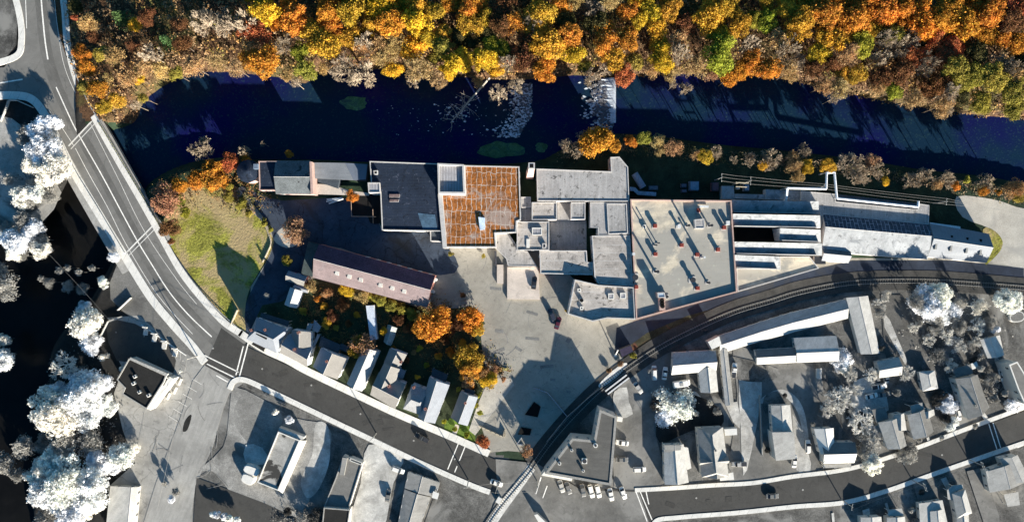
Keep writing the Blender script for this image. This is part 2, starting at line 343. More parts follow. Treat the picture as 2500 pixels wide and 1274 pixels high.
mr = N.new('ShaderNodeMapRange'); Lk(n2.outputs['Fac'], mr.inputs[0])
for i, x in enumerate((0.58, 0.74, 0, 0.6)): mr.inputs[i + 1].default_value = x
mx = N.new('ShaderNodeMix'); mx.data_type = 'RGBA'; Lk(mr.outputs[0], mx.inputs[0]); Lk(cr.outputs[0], mx.inputs[6]); mx.inputs[7].default_value = (0.03, 0.065, 0.06, 1)
Lk(mx.outputs[2], b.inputs['Base Color']); b.inputs['Roughness'].default_value = 0.25; b.inputs['Specular IOR Level'].default_value = 0.06
bp = N.new('ShaderNodeBump'); bp.inputs['Distance'].default_value = 0.05; Lk(n2.outputs['Fac'], bp.inputs['Height']); Lk(bp.outputs[0], b.inputs['Normal'])
weir_x = P(1500, 250, WZ).x
mb = MB()
for x0, x1, z in ((-900, weir_x, WZ), (weir_x, 900, WZ + 1.3)):
    mb.add([(x0, -300, z), (x1, -300, z), (x1, 60 if x0 < 0 else 72, z), (x0, 60 if x0 < 0 else 72, z)], [(0, 1, 2, 3)])
# the sheets stay inside the carved bed: clip them to the river outline
mb = MB()
down = [p for p in RW]
def clip(poly, xc, keep_left):
    out = []; n = len(poly)
    for i in range(n):
        a, b_ = poly[i], poly[(i + 1) % n]; ia = (a[0] <= xc) == keep_left; ib = (b_[0] <= xc) == keep_left
        if ia: out.append(a)
        if ia != ib: t_ = (xc - a[0]) / (b_[0] - a[0]); out.append((xc, a[1] + t_ * (b_[1] - a[1])))
    return out
def grow(poly, dd):
    n = len(poly); out = []; A = sum(poly[i][0] * poly[(i + 1) % n][1] - poly[(i + 1) % n][0] * poly[i][1] for i in range(n)); sg = 1 if A > 0 else -1
    for i in range(n):
        a, c = poly[i - 1], poly[(i + 1) % n]; tx, ty = c[0] - a[0], c[1] - a[1]; L = math.hypot(tx, ty) + 1e-9
        out.append((poly[i][0] + ty / L * dd * sg, poly[i][1] - tx / L * dd * sg))
    return out
import mathutils.geometry as mg
def sheet(poly, z, m=0):
    tri = mg.tessellate_polygon([[Vector((p[0], p[1], 0)) for p in poly]])
    mb.add([(p[0], p[1], z) for p in poly], [tuple(t_) for t_ in tri], m)
def hclip(poly, a, b_, left):
    out = []; n = len(poly); f = lambda p: ((b_[0] - a[0]) * (p[1] - a[1]) - (b_[1] - a[1]) * (p[0] - a[0])) * (1 if left else -1)
    for i in range(n):
        p, q = poly[i], poly[(i + 1) % n]; fp, fq = f(p), f(q)
        if fp >= 0: out.append(p)
        if (fp >= 0) != (fq >= 0): t_ = fp / (fp - fq); out.append((p[0] + t_ * (q[0] - p[0]), p[1] + t_ * (q[1] - p[1])))
    return out
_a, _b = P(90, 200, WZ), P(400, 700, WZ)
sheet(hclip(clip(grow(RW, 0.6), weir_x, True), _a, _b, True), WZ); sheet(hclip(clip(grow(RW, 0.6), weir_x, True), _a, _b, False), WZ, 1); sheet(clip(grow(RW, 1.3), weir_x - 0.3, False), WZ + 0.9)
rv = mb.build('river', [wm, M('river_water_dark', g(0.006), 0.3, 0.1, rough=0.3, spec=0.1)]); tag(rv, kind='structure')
rv.data.validate()
bm_ = rv.data
import bmesh
bb = bmesh.new(); bb.from_mesh(bm_); bmesh.ops.recalc_face_normals(bb, faces=bb.faces)
for f in bb.faces:
    if f.normal.z < 0: f.normal_flip()
bb.to_mesh(bm_); bb.free()

# ---------------------------------------------------------------- flat overlays
LAY = [0.03]
def flat(name, pts, mat, sm=0, z=None, kind='structure', label=None, cat=None, thick=0.06):
    pts = smoothline(pts, sm, True) if sm else pts
    if z is None: LAY[0] += 0.006; z = LAY[0]
    q = [(p.x, p.y) for p in PP(pts, z)]
    tri = mg.tessellate_polygon([[Vector((p[0], p[1], 0)) for p in q]])
    a = sum(q[i][0] * q[(i + 1) % len(q)][1] - q[(i + 1) % len(q)][0] * q[i][1] for i in range(len(q)))
    m = MB(); n = len(q)
    fs = []
    for t_ in tri:
        A, B_, D = (q[i] for i in t_); cz = (B_[0] - A[0]) * (D[1] - A[1]) - (B_[1] - A[1]) * (D[0] - A[0])
        fs.append(tuple(t_) if cz > 0 else tuple(t_)[::-1])
    m.add([(p[0], p[1], z) for p in q], fs)
    o = m.build(name, mat); tag(o, label, cat, kind=kind); return o
# mill side
flat('lawn', [(392, 560), (440, 470), (520, 445), (575, 455), (600, 490), (640, 520), (672, 560), (662, 610), (640, 650), (612, 700), (600, 745), (600, 818), (560, 800), (520, 765), (470, 715), (430, 665), (400, 610)], LAWN, 4)
flat('yard', [(690, 500), (900, 500), (935, 560), (1060, 560), (1090, 600), (1320, 600), (1400, 680), (1560, 770), (1790, 700), (2010, 630), (2420, 630), (2505, 640), (2505, 696), (2350, 676), (2210, 662), (2070, 668), (1900, 712), (1800, 742), (1690, 790),
                (1600, 850), (1500, 905), (1450, 947), (1300, 1105), (1240, 1100), (1196, 1104), (1150, 1060), (1200, 930), (1180, 880), (1170, 780), (1150, 745), (1110, 755), (1035, 755), (765, 680), (740, 690), (660, 740), (610, 810), (612, 700), (650, 640), (672, 590), (640, 540), (560, 470), (590, 455)], YARD)
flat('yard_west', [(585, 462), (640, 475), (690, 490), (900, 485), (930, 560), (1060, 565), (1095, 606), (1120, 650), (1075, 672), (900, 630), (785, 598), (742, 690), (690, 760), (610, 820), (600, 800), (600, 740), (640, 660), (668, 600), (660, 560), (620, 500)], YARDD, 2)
flat('gravel_lot', [(2335, 480), (2420, 486), (2480, 505), (2560, 540), (2560, 700), (2470, 650), (2420, 640), (2440, 600), (2420, 560), (2350, 530)], GRAV, 3)
flat('gravel_patch', [(690, 555), (720, 560), (735, 590), (700, 605), (668, 585)], GRAV, 3)
flat('rail_verge', [(1520, 860), (1580, 800), (1680, 755), (1790, 730), (1800, 742), (1690, 790), (1600, 850), (1540, 890)], M('verge_weeds', (0.045, 0.042, 0.022), 0.5, 0.2, fine=0.5, stain=((0.16, 0.05, 0.03), 0.12, 0.58, 0.1, 0.8)), 2)
flat('back_yards', [(745, 690), (770, 680), (1040, 755), (1160, 750), (1185, 790), (1120, 830), (1185, 930), (1165, 1010), (1196, 1104), (600, 830), (640, 745), (690, 735)], BACKY)
flat('front_lawn', [(1098, 1020), (1140, 1035), (1160, 1060), (1150, 1082), (1085, 1055)], M('green_grass', (0.10, 0.15, 0.02), 0.35, 0.4, fine=0.4, bump=0.1), 2)
flat('front_path', [(1112, 1035), (1122, 1038), (1112, 1066), (1102, 1062)], SLAB)
flat('roadside_dirt', [(1196, 920), (1250, 925), (1255, 940), (1160, 1062), (1145, 1050), (1165, 990)], GRAV, 0)
flat('mill_lane_shade', [(1505, 800), (1552, 783), (1800, 714), (2000, 655), (2080, 636), (2330, 636), (2500, 655), (2500, 696), (2350, 674), (2210, 660), (2070, 666), (1900, 710), (1800, 738), (1680, 770), (1580, 812), (1500, 870)], M('lane_asphalt_shade', (0.020, 0.027, 0.042), 0.3, 0.1, fine=0.15, stain=((0.034, 0.036, 0.04), 0.07, 0.56, 0.1, 0.8)), 0)  # near-black navy sheet paints the shade lying over the lane
flat('grass_end', [(2400, 560), (2430, 565), (2448, 590), (2440, 615), (2415, 640), (2405, 640)], LAWN, 3)
# district side
flat('grass_plot', [(480, 700), (300, 610), (268, 690), (270, 730), (300, 760), (450, 870), (500, 880)], M('plot_grey', g(0.14), 0.2, 0.08, fine=0.3, stain=(g(0.06), 0.05, 0.56, 0.1, 0.8)), 0)
flat('shop_lot', [(262, 775), (340, 770), (430, 850), (496, 885), (560, 910), (600, 930), (560, 960), (545, 1000), (520, 1090), (470, 1200), (470, 1300), (280, 1300), (262, 1190), (330, 1130), (300, 1050), (278, 960), (300, 900), (280, 860)], LOTG, 0)
flat('shop_lot_shadow', [(258, 790), (330, 790), (420, 850), (425, 905), (400, 930), (330, 880), (285, 880)], ASPD, 2)  # dark patch painted where the shop's shadow falls on the lot
flat('garden_plot', [(575, 945), (660, 985), (720, 1020), (800, 1040), (800, 1110), (720, 1270), (600, 1240), (520, 1150), (470, 1160), (545, 1090), (560, 1000)], M('plot_pale', g(0.24), 0.35, 0.09, fine=0.35, stain=(g(0.10), 0.06, 0.5, 0.15, 0.9)), 3)
flat('lawn_oval', [(592, 960), (640, 975), (690, 1015), (672, 1060), (640, 1090), (600, 1075), (570, 1020)], M('dry_lawn_grey', g(0.2), 0.35, 0.1, fine=0.3), 4)
flat('drive_pale', [(770, 1035), (800, 1040), (805, 1120), (780, 1190), (750, 1215), (735, 1170), (762, 1110)], LOTP, 4)
flat('drive_dark', [(480, 1165), (560, 1195), (640, 1225), (740, 1270), (740, 1300), (470, 1300)], ASPD, 0)
flat('parking_grey', [(900, 1085), (985, 1110), (960, 1180), (930, 1300), (850, 1300), (880, 1180)], LOTP, 3)
flat('grass_lot', [(1070, 1145), (1190, 1195), (1205, 1220), (1160, 1300), (1040, 1300), (1060, 1210)], GRASSG, 3)
flat('station_lot', [(1500, 960), (1560, 890), (1640, 860), (1650, 930), (1600, 960), (1600, 1060), (1620, 1180), (1500, 1190), (1505, 1020)], ASPH, 2)
flat('station_apron', [(1500, 955), (1530, 945), (1535, 980), (1545, 1010), (1510, 1020), (1498, 985)], LOTP, 2)
flat('east_drive', [(1790, 850), (1850, 860), (1990, 900), (2010, 1000), (1985, 1160), (1850, 1175), (1780, 1175), (1790, 1060), (1800, 960)], ASPH, 3)
flat('worn_loop', [(1855, 975), (1900, 950), (1940, 965), (1965, 1010), (1975, 1100), (1955, 1160), (1948, 1160), (1962, 1095), (1952, 1020), (1930, 980), (1900, 965), (1862, 985)], LOTP, 4)
flat('pale_drive', [(1935, 1010), (1955, 1040), (1980, 1130), (1978, 1150), (1945, 1148), (1938, 1090)], LOTP, 0)
flat('alley', [(2150, 720), (2200, 720), (2260, 840), (2230, 1010), (2200, 1000), (2160, 860)], M('alley_grass', g(0.09), 0.3, 0.1, fine=0.3), 0)
flat('alley_walk', [(2155, 760), (2172, 780), (2215, 880), (2210, 890), (2160, 800)], LOTP, 0)
flat('car_court', [(2085, 930), (2145, 925), (2170, 1000), (2130, 1010), (2080, 990)], LOTP, 2)
flat('carpark_south', [(1310, 1215), (1500, 1215), (1580, 1225), (1600, 1320), (1260, 1320)], ASPH, 0)
for i_, pl in enumerate(([(2105, 1245), (2122, 1240), (2128, 1274), (2112, 1274)], [(2160, 1228), (2166, 1226), (2172, 1246), (2166, 1248)], [(2030, 1252), (2036, 1251), (2040, 1300), (2034, 1300)], [(2296, 1168), (2310, 1164), (2322, 1190), (2312, 1196)],
        [(2036, 1134), (2044, 1134), (2045, 1152), (2037, 1152)], [(2262, 1068), (2268, 1066), (2272, 1080), (2266, 1083)], [(2392, 1008), (2402, 1004), (2420, 1030), (2410, 1034)], [(2428, 880), (2440, 878), (2480, 985), (2468, 990)], [(600, 1085), (640, 1092), (655, 1130), (600, 1130)], [(1690, 960), (1700, 956), (1722, 985), (1716, 990)], [(1805, 905), (1850, 900), (1860, 960), (1835, 1100), (1815, 1160), (1808, 1040)])):
    flat('yard_path', pl, LOTP, 2 if i_ > 6 else 0)
for pl in ([(1630, 960), (1700, 965), (1760, 1000), (1760, 1040), (1690, 1050), (1610, 1080), (1605, 1010)], [(1865, 970), (1895, 955), (1920, 975), (1915, 985), (1870, 1010)], [(2160, 900), (2240, 900), (2320, 960), (2300, 990), (2220, 980), (2170, 960)], [(1780, 880), (1792, 870), (1900, 900), (1880, 930), (1800, 925)]):
    flat('dark_turf', pl, DARKG if pl[0][0] == 1630 else GRASSG, 3)
flat('drive_a', [(2230, 1180), (2260, 1170), (2290, 1274), (2300, 1300), (2262, 1300)], ASPH, 0)
flat('drive_b', [(2360, 1150), (2400, 1140), (2440, 1260), (2440, 1300), (2410, 1300)], ASPH, 0)
flat('path_white', [(1650, 1130), (1656, 1130), (1656, 1180), (1650, 1180)], CONC)
flat('triangle_walk', [(1770, 985), (1800, 980), (1808, 1020), (1806, 1045), (1790, 1030)], LOTP, 0)

# ================================================================ ROADS
rb = MB()
ribbon(rb, [(70, -60), (88, 40), (102, 110), (128, 190), (160, 260), (215, 360), (275, 465), (335, 570), (400, 665), (470, 760), (530, 825), (575, 865)], 14.5, None, 0.20, 0)
ribbon(rb, [(82, -60), (99, 0), (112, 120), (140, 215), (190, 318), (247, 420), (333, 582), (413, 710), (517, 822), (560, 858)], 4.2, None, 0.212, 1)
rb.add([P(a, b, 0.205) for a, b in [(-120, 170), (10, 165), (45, 125), (110, 100), (150, 230), (105, 255), (40, 240), (-120, 245)]], [(0, 1, 2, 3, 4, 5, 6, 7)], 0)
ro = rb.build('road', [ROADB, ROADL]); tag(ro, kind='structure')
flat('street', [(540, 800), (610, 850), (751, 915), (860, 964), (1051, 1053), (1192, 1114), (1300, 1160), (1420, 1190), (1550, 1196), (1700, 1188), (1840, 1180), (1940, 1168), (2039, 1157), (2115, 1140), (2238, 1100), (2343, 1060), (2540, 990), (2540, 1062),
                (2478, 1081), (2276, 1152), (2164, 1192), (2061, 1220), (1940, 1231), (1800, 1247), (1600, 1268), (1590, 1330), (1240, 1330), (1225, 1215), (1200, 1200), (1141, 1172), (1017, 1117), (911, 1067), (740, 988), (600, 925), (560, 925), (500, 892)], ASPD, 0, z=0.215)
flat('side_street', [(500, 890), (600, 925), (572, 940), (552, 970), (530, 1050), (480, 1160), (462, 1310), (340, 1310), (380, 1180), (440, 1020), (470, 930)], M('street_pale', g(0.30), 0.18, 0.05, fine=0.1, stain=(g(0.20), 0.06, 0.5, 0.2, 0.7), streak=R(68)), 0, z=0.21)
flat('crossroad', [(1210, 1120), (1310, 1130), (1420, 1196), (1560, 1200), (1600, 1320), (1160, 1320), (1215, 1215)], ASPH, 0, z=0.222)
# sidewalks (kerb 0.14 m above the road)
sw = MB(); KZ = 0.36
def walk(pts, wd): ribbon(sw, pts, wd, 0.0, KZ)
walk([(145, -60), (157, 20), (165, 110), (190, 205), (232, 290), (290, 395), (345, 490), (395, 580), (440, 660), (490, 725), (545, 785), (590, 815)], 2.4)
walk([(585, 812), (640, 850), (700, 878), (751, 906), (860, 958), (966, 1008), (1093, 1062), (1194, 1107)], 2.6)
walk([(20, -60), (46, 30), (52, 100), (35, 140), (-60, 165)], 2.3)
walk([(-60, 236), (30, 233), (78, 243), (112, 285), (142, 345), (180, 420), (240, 520), (300, 618), (365, 722), (420, 790), (470, 845), (500, 885)], 2.9)
walk([(560, 950), (572, 930), (600, 928), (660, 955), (740, 993), (905, 1072), (1010, 1122), (1141, 1180), (1196, 1201)], 1.9)
walk([(1550, 1196), (1640, 1191), (1740, 1184), (1840, 1178), (1940, 1162), (2039, 1150), (2115, 1133), (2238, 1093), (2343, 1053), (2540, 980)], 1.5)
walk([(1596, 1310), (1600, 1272), (1660, 1262), (1800, 1251), (1940, 1236), (2061, 1226), (2164, 1198), (2276, 1158), (2478, 1088), (2540, 1068)], 1.6)
so_ = sw.build('sidewalk', CONC); tag(so_, kind='structure')
# painted markings
pm = MB()
def line(pts, wd=0.2, z=0.232, sm=6): ribbon(pm, pts, wd, None, z, 0, sm)
line([(99, -20), (104, 40), (110, 100), (117, 146)], 0.5); line([(137, 213), (165, 275), (187, 320), (247, 425), (290, 505), (333, 584), (372, 648), (413, 712), (460, 768), (517, 822)], 0.4)
line([(133, 0), (142, 80), (158, 165), (195, 250), (283, 425), (350, 560), (430, 680), (480, 742)], 0.14); line([(118, 268), (150, 310), (180, 356)], 0.16); line([(184, 362), (217, 425), (262, 505), (310, 600), (385, 720), (470, 815)], 0.18)
line([(62, -10), (65, 70)], 0.25); line([(0, 203), (55, 194)], 0.5)
for a, b in (((606, 838), (584, 921)), ((594, 845), (576, 915))): line([a, b], 0.45, sm=0)
line([(497, 866), (582, 908)], 0.4, sm=0); line([(505, 888), (574, 922)], 0.4, sm=0); line([(528, 916), (556, 932)], 0.4, sm=0)
for a, b in (((1119, 1082), (1093, 1145)), ((1136, 1088), (1110, 1152)), ((1553, 1200), (1580, 1272)), ((1562, 1197), (1592, 1268)), ((1576, 1193), (1584, 1230)), ((2414, 1034), (2434, 1096)), ((2424, 1031), (2443, 1092)), ((2480, 1085), (2540, 1062)), ((2484, 1092), (2540, 1070))): line([a, b], 0.35, sm=0)
line([(1321, 1164), (1308, 1205)], 0.4, z=0.24, sm=0); line([(1336, 1185), (1325, 1215)], 0.35, z=0.24, sm=0)
for k in range(6): line([(470 - 13 * k * 0.9, 925 + 18 * k), (492 - 13 * k * 0.9, 938 + 18 * k)], 0.12, z=0.218, sm=0)
for k in range(5): line([(352 + 22 * k, 802 + 14 * k), (352 + 22 * k, 822 + 14 * k)], 0.12, z=0.218, sm=0)
line([(345, 792), (455, 868)], 0.35, z=0.2, sm=0)
po = pm.build('road_marking', PAINTW); tag(po, kind='structure')
# ---------------------------------------------------------------- bridge
A0, A1 = (178, 335), (350, 610)
bl = P(265, 455, 0)
br = thing('bridge', 'long concrete road bridge carrying the pale curving road over the dark river', 'bridge', (bl.x, bl.y, 0))
mid = [(150, 245), (195, 330), (255, 440), (318, 555), (375, 645)]
dk = MB(); ribbon(dk, [(168, 300), (200, 352), (262, 462), (320, 562), (362, 632)], 22.0, -1.3, 0.15); dk.build('deck', CONCD, br)
for a, b in (((167, 357), (228, 292)), ((303, 622), (372, 552))):
    jt = MB(); ribbon(jt, [a, b], 0.55, None, 0.25, 0, 0); ribbon(jt, [(a[0] + 6, a[1] + 7), (b[0] + 6, b[1] + 7)], 0.3, None, 0.25, 0, 0); jt.build('expansion_joint', CONC, br)
for off in ([(118, 283), (150, 350), (182, 418), (244, 520), (302, 618)], [(243, 308), (297, 400), (352, 492), (398, 572)]):
    p_ = MB(); ribbon(p_, off, 0.45, 0.0, 1.1); p_.build('parapet', CONC, br)
rl = MB(); pts = smoothline([(243, 300), (303, 400), (357, 492), (404, 572)], 14)
for i, (a, b) in enumerate(pts):
    q = P(a, b, 0.4); rl.box((q.x, q.y, -0.9), (0.25, 0.25, 2.2), R(32))
ribbon(rl, [(243, 300), (303, 400), (357, 492), (404, 572)], 0.18, 1.0, 1.2); ribbon(rl, [(243, 300), (303, 400), (357, 492), (404, 572)], 0.7, -0.9, -0.7)
rl.build('railing', M('rail_olive', (0.20, 0.20, 0.13), 0.2, 1), br)
for a, b in ((215, 385), (262, 462), (312, 548)):
    q = P(a, b, -3); p_ = MB(); p_.box((q.x, q.y, -7), (18, 1.4, 5.7), R(32)); p_.build('pier', CONCD, br)
# guard rail posts along the road by the lawn and forest
for nm, pl, lab in (('guard_rail', [(153, 5), (160, 70), (172, 130), (188, 190), (215, 250), (240, 292)], 'steel guard rail between the road and the forest edge, at the top left'),
                    ('guard_rail', [(405, 585), (440, 645), (480, 700), (530, 755), (580, 800)], 'steel guard rail between the curving road and the yellow-green lawn')):
    q0 = P(*pl[0], 0); th = thing(nm, lab, 'guard rail', (q0.x, q0.y, 0)); m = MB(); ribbon(m, pl, 0.12, 0.65, 0.95); m.build('rail', PALEM, th)
    for a, b in smoothline(pl, 6): q = P(a, b, 0.8); m = MB(); m.box((q.x, q.y, -0.1), (0.2, 0.25, 1.0), R(30)); m.build('post', WOOD, th)
# ================================================================ RAILWAY
track = [(1175, 1300), (1215, 1240), (1290, 1150), (1350, 1070), (1415, 998), (1480, 938), (1594, 858), (1692, 806), (1790, 763), (1880, 736), (1960, 712), (2085, 690), (2238, 686), (2360, 692), (2540, 706)]
m = MB(); ribbon(m, [(1300, 1135), (1350, 1070), (1415, 998), (1480, 938), (1594, 855), (1692, 803), (1790, 759), (1880, 732), (1960, 708), (2085, 688), (2238, 684), (2360, 690), (2540, 706)], 7.2, 0.0, 0.19, 0, 6)
o = m.build('ballast', BALL); tag(o, kind='structure')
smt = smoothline(track, 10)
wt = [P(a, b, 0.3) for a, b in smt]
def offset(line_, dd):
    out = []
    for i, p in enumerate(line_):
        t_ = line_[min(i + 1, len(line_) - 1)] - line_[max(i - 1, 0)]; t_.normalize(); out.append((p.x - t_.y * dd, p.y + t_.x * dd))
    return out
q0 = wt[60]; rw = thing('railway_track', 'single railway track curving past the mill in dark ballast', 'railway track', (q0.x, q0.y, 0))
for s_ in (-0.72, 0.72):
    m = MB(); of = offset(wt, s_)
    for a, b in zip(of, of[1:]):
        L = math.hypot(b[0] - a[0], b[1] - a[1]); m.box(((a[0] + b[0]) / 2, (a[1] + b[1]) / 2, 0.30), (L + 0.1, 0.11, 0.14), math.atan2(b[1] - a[1], b[0] - a[0]))
    m.build('rail', STEEL, rw)
m = MB(); acc = 0
for a, b in zip(wt, wt[1:]):
    L = (b - a).length; k = 0
    while acc < L:
        p = a.lerp(b, acc / L); m.box((p.x, p.y, 0.17), (0.26, 2.6, 0.13), math.atan2(b.y - a.y, b.x - a.x)); acc += 0.9
    acc -= L
o = m.build('sleepers', SLEEP, rw); tag(o, kind='stuff')
# level crossing panels
m = MB(); ribbon(m, [(1190, 1292), (1225, 1240), (1262, 1190), (1298, 1140)], 3.2, 0.2, 0.27, 0, 4)
th = thing('level_crossing', 'pale concrete panel level crossing over the street below the rail curve', 'level crossing', tuple(P(1250, 1205, 0)))
m.build('panels', M('crossing_panel', g(0.55), 0.25, 0.6, fine=0.2, seam=(R(-35), 2.2, 0.08, g(0.12))), th)
# rail bridge girders beside the crossing (pale platforms)
th = thing('rail_platform', 'narrow white barred platform beside the track above the level crossing', 'platform', tuple(P(1510, 925, 0)))
for k, (a, b) in enumerate((((1478, 955), (1530, 915)), ((1484, 962), (1536, 922)))):
    m = MB(); ribbon(m, [a, b], 0.5, 0.25, 1.0, 0, 0); m.build('girder', PALEM, th)
m = MB()
for k in range(14):
    t_ = k / 13; q = P(1481 + 52 * t_, 958 - 40 * t_, 0.8); m.box((q.x, q.y, 0.6), (0.3, 2.2, 0.2), R(38))
m.build('slats', DARKM, th)
flat('stone_heap', [(1462, 938), (1495, 905), (1525, 885), (1530, 893), (1505, 920), (1470, 945)], M('rubble_pale', g(0.6), 0.4, 0.8, fine=0.4, fscale=3), 3, z=0.28)
# ================================================================ BUILDING KIT
def inset(poly, dd):
    n = len(poly); A = sum(poly[i][0] * poly[(i + 1) % n][1] - poly[(i + 1) % n][0] * poly[i][1] for i in range(n)); sg = 1 if A > 0 else -1
    out = []
    for i in range(n):
        p0, p1, p2 = Vector(poly[i - 1][:2]), Vector(poly[i][:2]), Vector(poly[(i + 1) % n][:2])
        a = (p1 - p0).normalized(); b_ = (p2 - p1).normalized(); na = Vector((-a.y, a.x)) * sg; nb = Vector((-b_.y, b_.x)) * sg
        k = na + nb; L = k.length_squared
        k = k * (2 * dd / L) if L > 0.15 else na * dd
        out.append((p1.x + k.x, p1.y + k.y))
    return out
_wm = None
def window_mesh():
    global _wm
    if _wm is None:
        m = MB(); m.box((0, 0, -0.8), (1.1, 0.10, 1.6), 0, 0); _f = MB()
        m = MB()
        for c, s_ in (((-0.5, 0, -0.75), (0.1, 0.12, 1.5)), ((0.5, 0, -0.75), (0.1, 0.12, 1.5)), ((0, 0, -0.05), (0.9, 0.1, 0.1))): m.box(c, s_, 0, 0)
        m.box((0, 0, 0.75), (1.1, 0.12, 0.1), 0, 0); m.box((0, 0.02, -0.87), (1.25, 0.22, 0.12), 0, 0)
        m.box((0, -0.02, -0.75), (0.9, 0.05, 1.5), 0, 1)
        me = bpy.data.meshes.new('window'); me.from_pydata(m.v, [], m.f); me.materials.append(WHITE); me.materials.append(GLASS); me.polygons.foreach_set('material_index', m.m); me.update(); _wm = me
    return _wm
def windows(par, poly, z, step=3.4, sc_=1.0, cap=40, skip=()):
    n = len(poly); A = sum(poly[i][0] * poly[(i + 1) % n][1] - poly[(i + 1) % n][0] * poly[i][1] for i in range(n))
    poly = poly if A > 0 else poly[::-1]; L0 = root_loc(par); cnt = 0
    for i in range(n):
        if i in skip: continue
        a, b_ = Vector(poly[i][:2]), Vector(poly[(i + 1) % n][:2]); L = (b_ - a).length
        if L < 3.2: continue
        k = max(1, int(L / step)); an = math.atan2(b_.y - a.y, b_.x - a.x)
        nr = Vector((b_.y - a.y, a.x - b_.x)).normalized()
        for j in range(k):
            if cnt >= cap: return
            p = a.lerp(b_, (j + 0.5) / k) + nr * 0.02
            o = bpy.data.objects.new('window', window_mesh()); C.objects.link(o); o.parent = par
            o.location = (p.x - L0.x, p.y - L0.y, z - L0.z); o.rotation_euler = (0, 0, an + math.pi); o.scale = (sc_, 1, sc_); cnt += 1
def w2(pts, z): return [(p.x, p.y) for p in PP(pts, z)]
JIT = [0]; KM = 0.66      # the mill is two low storeys above the yard
def prism_b(name, label, cat, pts, z1, z0=0.0, wall=W_PALE, roof=R_GREY, par=(0.5, 0.35, COPE), group=None, win=None, base=None):
    if wall not in (GWALL, GWALD) and name not in ('trailer', 'purple_shelter', 'generator', 'pallet_stack', 'crate', 'ibc_tank', 'loading_pad', 'concrete_slab', 'light_shaft', 'shed'):
        z1 *= KM; z0 = z0 * KM if z0 > 0 else z0; base = base * KM if base else base
    JIT[0] += 1; e = 0.004 * (JIT[0] % 7); z1 += 0.007 * (JIT[0] % 9)
    q = inset(w2(pts, z1), e); c = Vector((sum(p[0] for p in q) / len(q), sum(p[1] for p in q) / len(q), max(z0, 0) if base is None else base))
    th = thing(name, label, cat, c, 0, group)
    MB().prism(q, z0 - 0.05, z1).build('wall', wall, th)
    rr = MB().prism(inset(q, 0.02 if not par else par[1] - 0.02), z1 - 0.02, z1 + 0.05).build('roof', roof, th)
    if par:
        m = MB(); qi = inset(q, par[1]); n = len(q); qo = inset(q, -0.03)
        for i in range(n):
            j = (i + 1) % n; m.prism([qo[i], qo[j], qi[j], qi[i]], z1, z1 + par[0])
        m.build('parapet', par[2], th)
    if win: windows(th, q, z1 - win[0], win[1], win[2] if len(win) > 2 else 1.3, win[3] if len(win) > 3 else 24)
    return th
def gable(th, quad, zE, zR, wall, roof, roof2=None, hip=0.0, z0=0.0, ov=0.35, win=True, px=True, off=0.5, door=False):
    """quad A,B,C,D seen at the eaves; the ridge runs from AB to CD"""
    q = [Vector((a, b_, 0)) for a, b_ in (w2(quad, zE) if px else quad)]
    A, B_, C_, D = q
    MB().prism([(p.x, p.y) for p in q], z0 - 0.05, zE).build('wall', wall, th)
    cen = (A + B_ + C_ + D) / 4
    r0 = A.lerp(B_, off); r1 = D.lerp(C_, off); ax_ = (r1 - r0)
    if not hip:      # gable-end triangles
        for a, b_, r in ((A, B_, r0), (C_, D, D.lerp(C_, off))):
            t_ = ax_.normalized() * (0.1 if r is r0 else -0.1)
            vs = [(a.x, a.y, zE), (b_.x, b_.y, zE), (r.x, r.y, zR - 0.1), (a.x + t_.x, a.y + t_.y, zE), (b_.x + t_.x, b_.y + t_.y, zE), (r.x + t_.x, r.y + t_.y, zR - 0.1)]
            m = MB(); m.add(vs, [(0, 1, 2), (5, 4, 3), (0, 2, 5, 3), (1, 4, 5, 2)]); m.build('gable_end', wall, th)
    def ex(p): 
        v = p - cen; return p + v.normalized() * ov
    a, b_, c, d_ = ex(A), ex(B_), ex(C_), ex(D)
    e0 = r0 - ax_.normalized() * ov + ax_ * hip; e1 = r1 + ax_.normalized() * ov - ax_ * hip
    drop = 0.12
    def plane(pts, nm, mt):
        top = [Vector(p) for p in pts]; n = len(top); vs = [tuple(p) for p in top] + [(p.x, p.y, p.z - drop) for p in top]
        MB().add(vs, [tuple(range(n)), tuple(range(2 * n - 1, n - 1, -1))] + [(i, n + i, n + (i + 1) % n, (i + 1) % n) for i in range(n)]).build(nm, mt, th)
    z = lambda p, h: Vector((p.x, p.y, h))
    zE2 = zE - 0.02
    plane([z(b_, zE2), z(c, zE2), z(e1, zR), z(e0, zR)], 'roof_slope', roof2 or roof)
    plane([z(d_, zE2), z(a, zE2), z(e0, zR), z(e1, zR)], 'roof_slope', roof)
    if hip:
        plane([z(a, zE2), z(b_, zE2), z(e0, zR)], 'roof_hip', roof2 or roof); plane([z(c, zE2), z(d_, zE2), z(e1, zR)], 'roof_hip', roof)
    m = MB(); m.tube(z(e0, zR + 0.02), z(e1, zR + 0.02), 0.09, n=5); m.build('ridge_cap', COPE, th)
    if win: windows(th, [(p.x, p.y) for p in q], z0 + min(1.7, zE * 0.5), 3.6, 1.0, 10)
    if win and zE > 4.6: windows(th, [(p.x, p.y) for p in q], zE - 1.2, 3.6, 1.0, 10)
